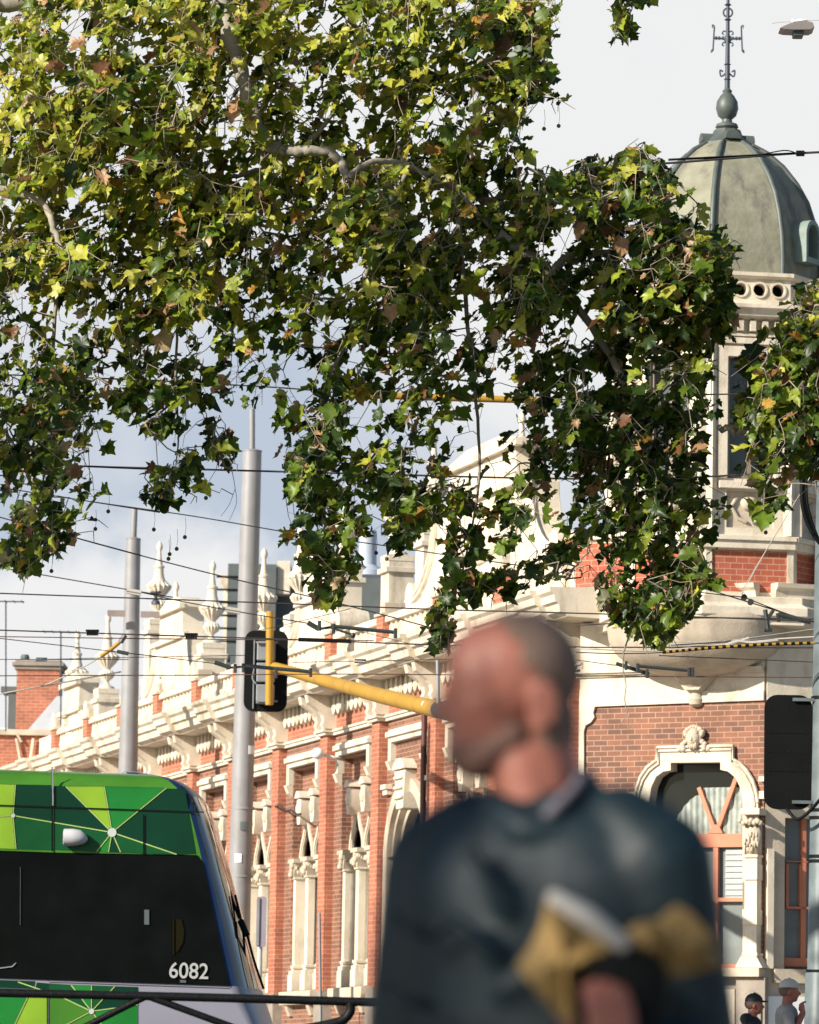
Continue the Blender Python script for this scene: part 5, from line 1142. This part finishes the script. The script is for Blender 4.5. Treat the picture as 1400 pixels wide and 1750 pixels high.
# unseen leaf clusters added outside the view, sunward, to shade the lower sprays
def cloud_(n, box, rg): return np.stack([rg.uniform(box[0], box[1], n), rg.uniform(box[2], box[3], n), rg.uniform(box[4], box[5], n)], 1)
cl = np.vstack([cl, cloud_(150, (-6.9, -4.5, 41.4, 44.2, 7.8, 9.9), rng), cloud_(150, (-5.3, -3.95, 40.2, 41.5, 11.6, 14.0), rng)])
OKF = maskok(raster([MAIN] + EXTRA, HOLES), lambda p, x, y: y < -20 or x < -40)
TF = Vector((-12.5, 48, gz(48)))
limbs = [([TF, TF + Vector((.1, 0, 3)), TF + Vector((.3, 0, 6)), TF + Vector((.9, 0, 9.5)), TF + Vector((1.2, .2, 14))], .48, .22),
         ([TF + Vector((.5, 0, 7.5)), (-900, 200, 47.5), (-500, 60, 47), (-100, 10, 46.5), (200, -30, 46), (600, -120, 46), (1000, -200, 46)], .24, .05),
         ([TF + Vector((.4, 0, 6.5)), (-800, 380, 47), (-350, 330, 46.5), (0, 285, 46), (90, 300, 46), (190, 250, 46), (330, 190, 46)], .16, .03),
         ([(370, -60, 45.6), (385, 20, 45.4), (398, 75, 45.3), (425, 165, 45.2), (450, 235, 45.1), (478, 255, 45), (520, 258, 44.9), (570, 262, 44.9), (595, 300, 44.9)], .10, .04),
         ([(450, 235, 46), (452, 300, 45.9), (470, 360, 45.8), (500, 420, 45.8)], .04, .015),
         ([(520, 255, 45.7), (545, 225, 45.6), (565, 200, 45.6), (600, 185, 45.6)], .035, .015), ([(597, 302, 44.9), (620, 285, 44.9), (645, 275, 44.9), (700, 285, 45.2), (780, 330, 45.5), (850, 400, 45.6)], .04, .02),
         ([(850, 400, 45.6), (905, 438, 45.7), (945, 470, 45.8), (985, 520, 45.8), (1060, 640, 46), (1100, 760, 46)], .065, .03), ([(945, 466, 45.8), (965, 442, 45.8), (990, 434, 45.8), (1080, 420, 46), (1140, 340, 46)], .05, .02),
         ([(0, 320, 45.4), (70, 345, 45.2), (95, 400, 45), (110, 440, 44.9), (120, 470, 44.9), (175, 478, 44.9)], .045, .014), ([(60, 280, 45.7), (90, 290, 45.7)], .035, .03),
         ([(595, 575, 45.8), (585, 600, 45.7), (565, 640, 45.7), (550, 680, 45.7), (545, 740, 45.8)], .028, .01), ([(700, 285, 45.5), (640, 420, 45.6), (597, 575, 45.8)], .03, .02),
         ([(250, 400, 46), (300, 520, 46), (300, 640, 46), (305, 740, 46), (300, 800, 46)], .02, .006), ([(100, 450, 46), (90, 600, 46), (80, 780, 46), (60, 900, 46)], .025, .007),
         ([(1080, 420, 46), (1120, 600, 46), (1140, 800, 46), (1110, 1000, 46)], .035, .008), ([(780, 330, 45.6), (800, 560, 46), (820, 800, 46), (790, 980, 46)], .03, .008), ([(1080, -80, 46), (1072, -10, 46), (1070, 40, 46)], .01, .004),
         ([(1066, 1115, 45.6), (1065, 1145, 45.6), (1070, 1170, 45.6), (1068, 1195, 45.6), (1073, 1225, 45.6), (1074, 1250, 45.6)], .008, .004), ([(1073, 1222, 45.6), (1064, 1232, 45.6), (1053, 1250, 45.6)], .005, .003), ([(1110, 1000, 46), (1085, 1060, 45.8), (1066, 1115, 45.6)], .010, .008),
         ([(396, 800, 45.8), (402, 835, 45.8), (404, 860, 45.8), (392, 890, 45.8)], .004, .002), ([(402, 835, 45.8), (392, 862, 45.8), (378, 882, 45.8)], .003, .002)]
seeds = [(88, 976, 0), (128, 912, 0), (163, 904, 0), (185, 874, 0), (263, 905, 0), (290, 947, 0), (302, 938, 0), (316, 918, 0), (288, 955, 0), (352, 851, 0), (265, 750, 0), (298, 760, 0), (367, 747, 0), (380, 490, 0), (643, 945, 0), (661, 955, 0), (505, 955, 0), (1092, 8, 0), (930, 220, 0), (955, 215, 0), (795, 166, 0), (820, 155, 0), (835, 95, 0), (595, 151, 0), (730, 275, 0), (950, 401, 0), (785, 335, 0), (1190, 940, 0), (1165, 960, 0), (1217, 925, 0)]
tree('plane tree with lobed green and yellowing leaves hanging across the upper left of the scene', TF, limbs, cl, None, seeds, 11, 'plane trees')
OKF = maskok(raster([RIGHT], []))
cl2 = sample(520, [RIGHT], [], (1240, 2000, -200, 900), np.random.default_rng(9), 45.5, .9, lambda x, y: np.clip(1.3 - (x - 1300) / 500, .15, 1))
rq = np.random.default_rng(4); cl2 = np.vstack([cl2, np.array([P(rq.uniform(1345, 1420), rq.uniform(468, 640), 45.5 + rq.normal(0, .3)) for _ in range(40)])]); TF2 = Vector((9.5, 46, gz(46)))
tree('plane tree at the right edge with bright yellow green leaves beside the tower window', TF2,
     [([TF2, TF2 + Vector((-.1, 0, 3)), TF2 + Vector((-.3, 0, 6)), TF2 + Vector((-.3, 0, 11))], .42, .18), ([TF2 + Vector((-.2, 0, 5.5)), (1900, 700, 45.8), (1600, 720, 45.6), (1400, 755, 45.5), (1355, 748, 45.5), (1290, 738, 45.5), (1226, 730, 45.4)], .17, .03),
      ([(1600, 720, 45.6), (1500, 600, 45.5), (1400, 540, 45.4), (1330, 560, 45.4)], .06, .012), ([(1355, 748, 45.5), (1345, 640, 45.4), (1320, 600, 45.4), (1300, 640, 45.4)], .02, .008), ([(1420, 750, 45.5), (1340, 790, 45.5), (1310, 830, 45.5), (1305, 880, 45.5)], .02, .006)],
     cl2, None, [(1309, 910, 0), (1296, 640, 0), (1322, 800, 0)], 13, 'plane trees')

# tree added out of view beside the camera; crown gaps shaped to dapple the man
def shadeok():
    tg = [(1055, 1440, .10), (985, 1540, .07), (835, 1110, .08), (930, 1205, .08), (848, 1222, .06), (1140, 1610, .09), (1005, 1570, .07), (1045, 1710, .10), (925, 1650, .04)]
    tp_ = [(V(x, y, 6.38), r) for x, y, r in tg]
    def f(p):
        p = Vector(p)
        if p.x > -1.0: return False
        for t, r in tp_:
            d = p - t; k = d.dot(SUND)
            if k > 0 and (d - SUND * k).length < r + .17: return False
        return True
    return f
OKF = shadeok(); rg3 = np.random.default_rng(21); q = rg3.normal(0, 1, (620, 3)); q /= np.linalg.norm(q, axis=1, keepdims=True); q *= rg3.random((620, 1)) ** .4
cl3 = np.array([-8.25, .35, 6.4]) + q * np.array([1.6, 1.5, 1.2]); TF3 = Vector((-10.2, -.4, gz(-.4)))
tree('added unseen plane tree beside the camera, crown gaps shaped to dapple the man', TF3, [([TF3, TF3 + Vector((0, 0, 3)), TF3 + Vector((.2, .1, 6.2)), TF3 + Vector((.8, .3, 7.3)), TF3 + Vector((2.0, .8, 7.5))], .22, .04), ([TF3 + Vector((.1, 0, 4.6)), TF3 + Vector((1.0, .2, 5.2)), TF3 + Vector((1.9, .4, 5.3))], .08, .02)], cl3, None, [], 17, 'plane trees')

# ------------------------------------------------------------------ people
def remesh(o, vox, it=6, fac=.6):
    m = o.modifiers.new('remesh', 'REMESH'); m.mode = 'VOXEL'; m.voxel_size = vox; m.use_smooth_shade = True
    s = o.modifiers.new('smooth', 'SMOOTH'); s.iterations = it; s.factor = fac; return o
skin = mat('skin', (.32, .118, .082), .5, var=.14, vs=14, spec=.35); skinf = mat('skin_pink', (.50, .25, .19), .5, var=.1, vs=14, spec=.35)
hairg = mat('cropped_grey_hair', (.16, .105, .08), .85, var=.35, vs=90, bump=.5, bs=200)
navy = mat('navy_jacket', (.004, .0140, .0195), .55, var=.25, vs=7, bump=.35, bs=9, spec=.30); shirt = mat('pale_shirt', (.11, .10, .12), .8)
trous = mat('dark_trousers', (.02, .022, .028), .8); shoe = mat('black_shoe', (.012, .012, .012), .4)
def hand(b, w, d, side, up=Vector((0, 0, 1)), s=1.0, curl=.5):
    """palm from wrist w along d, four unequal bent fingers and a thumb leaving the side"""
    d = Vector(d).normalized(); side = Vector(side); side = (side - d * side.dot(d)).normalized(); n = d.cross(side)
    pc = w + d * .05 * s
    for q in (-.028, -.010, .010, .026): b.cap(w + side * q * .7 * s, w + d * .088 * s + side * q * s, .017 * s, .0125 * s, 10)
    for q, l in ((-.031, .070), (-.0105, .080), (.0105, .074), (.030, .058)):
        k = w + d * .088 * s + side * q * s; l *= s; a = math.radians(20 + 45 * curl); m1 = k + (d * math.cos(a) + n * math.sin(a)) * l * .5; a2 = a + math.radians(60 * curl)
        m2 = m1 + (d * math.cos(a2) + n * math.sin(a2)) * l * .32; a3 = a2 + math.radians(35 * curl); m3 = m2 + (d * math.cos(a3) + n * math.sin(a3)) * l * .2
        b.cap(k, m1, .0098 * s, .0088 * s, 10); b.cap(m1, m2, .0088 * s, .008 * s, 10); b.cap(m2, m3, .008 * s, .0068 * s, 10)
    k = w + d * .03 * s - side * .034 * s; m1 = k + (d * .55 - side * .6 + n * .3).normalized() * .042 * s; m2 = m1 + (d * .9 - side * .1 + n * .35).normalized() * .034 * s
    b.cap(k, m1, .0135 * s, .011 * s, 10); b.cap(m1, m2, .011 * s, .0085 * s, 10)

# the man in front, out of focus: torso towards the camera, head in profile to the left
YM = 6.5; gm = gz(YM)
man = thing('person', Vector((.17, YM, gm)), 'blurred man in a dark navy jacket with cropped grey hair, looking left, in the foreground', 'person')
def W(x, y, d=0): q = P(x, y, YM + d); return Vector(q)
SK = 'skin'
b = MB()
hc = W(872, 1160)                                                  # skull centre
b.ell(hc + Vector((.010, .0, .008)), (.088, .073, .087), 24); b.ell(W(835, 1165), (.062, .066, .088), 20)       # cranium, brow block
b.ell(W(832, 1225), (.056, .058, .070), 18); b.ell(W(822, 1278), (.050, .047, .048), 16); b.ell(W(800, 1296), (.026, .028, .024), 14)  # face, jaw, chin
b.cap(W(873, 1270, -.035), W(812, 1300, -.02), .026, .022); b.cap(W(873, 1270, .035), W(812, 1300, .02), .026, .022)
b.ell(W(789, 1138), (.022, .052, .014), 12)                        # brow ridge
b.cap(W(786, 1158), W(756, 1210), .010, .0145); b.ell(W(757, 1215), (.019, .019, .013), 12)                    # nose
b.ell(W(782, 1250), (.017, .026, .0085), 12); b.ell(W(784, 1264), (.017, .024, .0085), 12)                    # lips
b.ell(W(822, 1205, -.045), (.03, .018, .024), 12); b.ell(W(822, 1205, .045), (.03, .018, .024), 12)           # cheekbones
for s in (-1, 1):                                                  # ears
    e = W(928, 1207, s * .076); b.ell(e, (.024, .013, .037), 14, Matrix.Rotation(.2, 3, 'Y')); b.ell(e + Vector((-.004, s * .006, -.028)), (.011, .008, .011), 10)
    b.tube([e + Vector((.019 * math.cos(q), s * .008, .031 * math.sin(q))) for q in [math.radians(-60 + 24 * i) for i in range(11)]], .0055, 8)
b.cap(W(915, 1290), W(922, 1420), .060, .066, 16); b.cap(W(895, 1310, -.02), W(918, 1410, -.02), .045, .05, 14); b.ell(W(925, 1425), (.10, .07, .05), 14)
# hands belong to the same skin
hx = W(1056, 1835, -.36)
b.cap(W(1140, 1822, -.20), hx, .030, .027); hand(b, hx, Vector((-.12, -.05, 1)), Vector((1, .15, .12)), s=.86, curl=.3)
h2 = W(800, 2010, -.12); b.cap(W(740, 1960, -.06), h2, .030, .027); hand(b, h2, Vector((.8, -.4, .05)), Vector((0, .2, 1)), s=1.0, curl=.6)
b.cap(W(930, 1430, .01), W(935, 1520, .02), .07, .07)                          # body carries on under the clothes
b.cap(W(935, 1500, .02), W(945, 1950, .02), .085, .09); 
for s in (-1, 1): b.cap(Vector((.19 + s * .09, YM, gm + .92)), Vector((.19 + s * .1, YM, gm + .5)), .07, .05); b.cap(Vector((.19 + s * .1, YM, gm + .5)), Vector((.19 + s * .11, YM, gm + .08)), .048, .035)
remesh(b.build('person', skin, man, I4), .0055, 5); 
for s in (-1, 1):
    b = MB(); e = W(800, 1160, s * .034); b.ell(e, (.0125, .0125, .0125), 12); b.build('eye', M['white'], man, I4, smooth=3)
    b = MB(); b.ell(W(788, 1159, s * .034), (.004, .006, .006), 10); b.build('iris', mat('iris', (.05, .03, .02), .2), man, I4, smooth=3)
    b = MB(); b.tube([W(790, 1141, s * .018), W(796, 1133, s * .036), W(808, 1139, s * .052)], [.006, .009, .005], 8); b.build('eyebrow', hairg, man, I4, smooth=3)
b = MB()                                                            # hair: close crop over the back and sides, receding in front
b.ell(hc + Vector((.0145, 0, .012)), (.0885, .0765, .087), 28); v2 = b.v
o = MB(); keep = []
for f in b.f:
    cx_ = sum(v2[i][0] for i in f) / len(f); cz_ = sum(v2[i][2] for i in f) / len(f)
    line = hc.x - .022 + (hc.z + .098 - cz_) * .55
    if cx_ > line and cz_ > hc.z - .075: keep.append(f)
o.v = v2; o.f = keep; o.m = [0] * len(keep); ho_ = o.build('hair', hairg, man, I4, smooth=3); sm = ho_.modifiers.new('thick', 'SOLIDIFY'); sm.thickness = .006
b = MB(); b.cap(W(935, 1225), W(930, 1315), .046, .044); 
for s in (-1, 1): b.cap(W(940, 1215, s * .045), W(935, 1290, s * .035), .022, .02)
remesh(b.build('nape_hair', hairg, man, I4), .008, 5)
b = MB(); b.ell(W(822, 1288), (.051, .051, .040), 16); b.cap(W(880, 1255, -.046), W(815, 1298, -.03), .022, .026); b.cap(W(880, 1255, .046), W(815, 1298, .03), .022, .026); b.ell(W(797, 1298), (.029, .033, .024), 12)
remesh(b.build('beard', mat('stubble_beard', (.15, .075, .055), .8, var=.3, vs=80), man, I4), .006, 4)
# shirt collar, jacket, trousers, shoes
b = MB(); b.tube(spl([W(932, 1398, -.108), W(962, 1368, -.102), W(990, 1337, -.060), W(985, 1318, .02), W(950, 1312, .06)], 6), .011, 10); b.ell(W(905, 1410, -.06), (.03, .02, .02), 12); remesh(b.build('shirt_collar', shirt, man, I4), .007, 4)
b = MB()
prof = [(1352, 935, 75, .058), (1372, 935, 115, .072), (1400, 938, 165, .088), (1440, 942, 215, .105), (1500, 945, 250, .122), (1600, 948, 252, .13), (1700, 950, 250, .13), (1850, 950, 240, .13), (2000, 950, 240, .135), (2100, 950, 245, .14)]
kx = YM / F
vs = []; n = 28
for y, cx_, hw, hd in prof:
    c_ = W(cx_, y)
    for j in range(n):
        q = 2 * math.pi * j / n; cs, sn = math.cos(q), math.sin(q)
        ex, ey = math.copysign(abs(cs) ** .85, cs) * hw * kx * 1.04, sn * hd; vs.append(c_ + Vector((ex * .91 + ey * .41, ey * .91 - ex * .41, 0)))   # turned a little to his right
k = len(prof)
b.add(vs, [(i * n + j, i * n + (j + 1) % n, (i + 1) * n + (j + 1) % n, (i + 1) * n + j) for i in range(k - 1) for j in range(n)] + [tuple(range(n)), tuple((k - 1) * n + j for j in range(n))])
b.cap(W(810, 1425, .06), W(748, 1480, .09), .065, .078); b.cap(W(748, 1480, .09), W(700, 1840, .06), .078, .070, 16); b.cap(W(700, 1840, .06), W(745, 1955, -.04), .068, .05)
b.cap(W(1065, 1420, -.05), W(1125, 1478, -.08), .068, .082); b.cap(W(1125, 1478, -.08), W(1185, 1830, -.07), .080, .072, 16); b.cap(W(1185, 1830, -.07), W(1140, 1812, -.19), .066, .046)
b.tube(spl([W(862, 1385, -.055), W(900, 1418, -.095), W(955, 1408, -.09), W(995, 1368, -.05), W(1008, 1340, .01), W(965, 1325, .065), W(900, 1335, .06), W(855, 1362, .0), W(862, 1385, -.055)], 6), .020, 10)
for s, y0, y1 in ((710, 1560, 1600), (700, 1680, 1720), (1170, 1560, 1610), (1185, 1690, 1720)): b.tube(spl([W(s - 50, y0, -.09), W(s, (y0 + y1) / 2 + 10, -.10), W(s + 50, y1, -.09)], 5), .012, 8)
for x0, y0, x1, y1 in ((800, 1450, 880, 1560), (1060, 1460, 980, 1560), (760, 1560, 860, 1640), (850, 1700, 960, 1640)): b.tube(spl([W(x0, y0, -.105), W((x0 + x1) / 2, (y0 + y1) / 2, -.12), W(x1, y1, -.118)], 5), .014, 8)
remesh(b.build('jacket', navy, man, I4), .010, 6, .5)
b = MB()
for s in (-1, 1): b.cap(Vector((.19 + s * .08, YM, gm + .95)), Vector((.19 + s * .1, YM, gm + .5)), .11, .08, 14); b.cap(Vector((.19 + s * .1, YM, gm + .5)), Vector((.19 + s * .11, YM, gm + .1)), .08, .065, 14)
remesh(b.build('trousers', trous, man, I4), .014, 5)
for s in (-1, 1):
    b = MB(); b.cap(Vector((.19 + s * .11, YM + .06, gm + .05)), Vector((.19 + s * .13, YM - .15, gm + .045)), .05, .044, 14); b.build('shoe', shoe, man, I4, smooth=3)
# what he holds: a crumpled mustard packet with a white edge and a dark middle
pk = thing('paper_packet', W(1060, 1640, -.28), 'crumpled mustard packet with a white edge strip, held in the blurred man\'s hand', 'packet')
mus = mat('mustard_paper', (.24, .15, .045), .7, var=.25, vs=18, bump=.5, bs=30); DP = -.285
def lobe(pts, th=.03, seed=1):
    r_ = random.Random(seed); b = MB(); n = len(pts); c_ = [sum(p[0] for p in pts) / n, sum(p[1] for p in pts) / n]
    fr_ = [W(x, y, DP + r_.uniform(-.006, .012)) for x, y in pts]; bk = [W(x, y, DP + th) for x, y in pts]; md = []
    for i, (x, y) in enumerate(pts): md.append(W(c_[0] + (x - c_[0]) * .5, c_[1] + (y - c_[1]) * .5, DP - .016 - r_.uniform(-.016, .024)))
    cc = W(c_[0], c_[1], DP - .02)
    vs = fr_ + bk + md + [cc]; fs = []
    for i in range(n):
        j = (i + 1) % n; fs += [(i, j, 2 * n + j, 2 * n + i), (2 * n + i, 2 * n + j, 3 * n), (i, j, n + j, n + i)]
    fs.append(tuple(range(n, 2 * n))); b.add(vs, fs); return b
lobe([(935, 1530), (960, 1552), (1005, 1590), (1050, 1625), (1020, 1650), (985, 1660), (975, 1700), (985, 1760), (955, 1740), (905, 1680), (882, 1650), (905, 1620), (925, 1580)], seed=3).build('wrapper', mus, pk, I4, smooth=.35)
lobe([(1060, 1600), (1085, 1578), (1125, 1572), (1155, 1545), (1180, 1560), (1225, 1608), (1220, 1625), (1240, 1648), (1190, 1662), (1145, 1672), (1125, 1650), (1090, 1622)], seed=8).build('wrapper', mus, pk, I4, smooth=.35)
b = MB(); p0, p1 = W(948, 1535, DP - .035), W(1062, 1612, DP - .035); b.cap(p0, W(1005, 1568, DP - .045), .011, .0145); b.cap(W(1005, 1568, DP - .045), p1, .0145, .012); b.build('white_edge', mat('paper_edge', (.42, .40, .37), .7), pk, I4, smooth=3)
b = MB(); b.tube([W(1072, 1690, DP - .03), W(1072, 1690, DP + .03)], [.056, .062], 24); b.tube([W(1072, 1690, DP - .036), W(1072, 1690, DP - .031)], .04, 24); b.ell(W(1010, 1690, DP + .02), (.035, .02, .05), 14); b.build('dark_core', M['black'], pk, I4, smooth=.8)

# two people far off on the pavement
def walker(x, ytop, Y, label, cap_m, top_m, hood, armup, skin_m, face=1):
    t = V(x, ytop, Y); h = t.z - gz(Y); g0 = Vector((t.x, Y, gz(Y))); r = thing('person', g0, label, 'person', 'people on the far pavement')
    s = h / 1.75; f = face
    def q(dx, dy, z): return g0 + Vector((dx * s * f, dy * s, z * s))
    b = MB(); b.ell(q(-.005, 0, 1.645), (.095 * s, .075 * s, .10 * s), 16); b.ell(q(.035, 0, 1.60), (.058 * s, .06 * s, .085 * s), 14); b.ell(q(.05, 0, 1.545), (.035 * s, .04 * s, .03 * s), 12); b.cap(q(.085, 0, 1.63), q(.107, 0, 1.60), .012 * s, .016 * s)
    b.ell(q(.085, 0, 1.57), (.013 * s, .022 * s, .008 * s), 10)
    for k in (-1, 1): b.ell(q(-.01, .076 * k, 1.61), (.02 * s, .012 * s, .032 * s), 10)
    b.cap(q(-.02, 0, 1.56), q(-.03, 0, 1.44), .055 * s, .06 * s); b.cap(q(-.03, 0, 1.40), q(-.02, 0, 1.0), .10 * s, .10 * s)
    if armup: b.cap(q(.0, -.19, 1.14), q(.13, -.10, 1.40), .045 * s, .033 * s); hand(b, q(.13, -.10, 1.41), Vector((-.15, .3, 1)), Vector((.6, -.8, 0)), s=s, curl=.6)
    else: b.cap(q(.02, -.2, 1.14), q(.10, -.2, .92), .042 * s, .03 * s); hand(b, q(.10, -.2, .91), Vector((.2, 0, -1)), Vector((1, 0, .2)), s=s, curl=.4)
    b.cap(q(-.0, .2, 1.14), q(.04, .2, .90), .042 * s, .03 * s); hand(b, q(.04, .2, .89), Vector((.2, 0, -1)), Vector((1, 0, .2)), s=s, curl=.4)
    for k in (-1, 1): b.cap(q(0, .09 * k, .95), q(.05 * k, .09 * k, .1), .07 * s, .045 * s)
    remesh(b.build('person', skin_m, r, I4), .009, 4)
    b = MB(); b.cap(q(-.03, 0, 1.38), q(-.02, 0, 1.0), .125 * s, .12 * s, 16); b.ell(q(-.03, 0, 1.36), (.12 * s, .19 * s, .09 * s), 16); b.ell(q(-.02, 0, 1.1), (.125 * s, .17 * s, .2 * s), 14)
    b.cap(q(-.03, -.19, 1.38), q(.0, -.22, 1.14), .062 * s, .055 * s)
    b.cap(q(-.03, .19, 1.38), q(.0, .22, 1.14), .062 * s, .055 * s)
    if hood: b.cap(q(-.10, -.07, 1.46), q(-.10, .07, 1.46), .07 * s, .07 * s); b.cap(q(.0, -.22, 1.14), q(.10, -.2, .94), .055 * s, .045 * s); b.cap(q(.0, .22, 1.14), q(.04, .2, .94), .055 * s, .045 * s); b.cap(q(-.02, 0, 1.0), q(-.01, 0, .85), .15 * s, .15 * s)
    elif armup: pass
    remesh(b.build('jacket' if hood else 't_shirt', top_m, r, I4), .014, 5)
    b = MB(); b.ell(q(-.008, 0, 1.665), (.108 * s, .09 * s, .098 * s), 16); keep = [fc_ for fc_ in b.f if sum(b.v[i][2] for i in fc_) / len(fc_) > q(0, 0, 1.66).z]; b.f = keep; b.m = [0] * len(keep)
    b.ell(q(.10, 0, 1.665), (.065 * s, .062 * s, .012 * s), 14); b.ell(q(0, 0, 1.762), (.014 * s, .014 * s, .008 * s), 8); b.build('cap', cap_m, r, I4, smooth=3)
    b = MB(); b.ell(q(-.03, 0, 1.635), (.09 * s, .083 * s, .075 * s), 14); keep = [fc_ for fc_ in b.f if sum(b.v[i][0] for i in fc_) / len(fc_) * f < (g0.x * f + .02 * s)]; b.f = keep; b.m = [0] * len(keep); b.build('hair', hairg, r, I4, smooth=3)
    b = MB()
    for k in (-1, 1): b.cap(q(0, .09 * k, .97), q(.03 * k, .09 * k, .5), .10 * s, .075 * s); b.cap(q(.03 * k, .09 * k, .5), q(.05 * k, .09 * k, .09), .073 * s, .06 * s)
    remesh(b.build('trousers', trous, r, I4), .016, 4)
    for k in (-1, 1): b = MB(); b.cap(q(.05 * k - .05, .09 * k, .05), q(.05 * k + .15, .09 * k, .045), .048 * s, .042 * s); b.build('shoe', shoe, r, I4, smooth=3)
    return r
wk = walker(1350, 1674, 49, 'man in pale cap and grey t-shirt with hand to mouth, by the right pole', mat('pale_cap', (.50, .48, .44), .8), mat('grey_tshirt', (.27, .26, .265), .9, var=.15), False, True, skin)
walker(1290, 1699, 50.5, 'person in black cap and dark hooded jacket beneath the stone window pier', mat('black_cap', (.012, .014, .016), .7), mat('dark_hoodie', (.014, .018, .022), .85), True, False, skin)
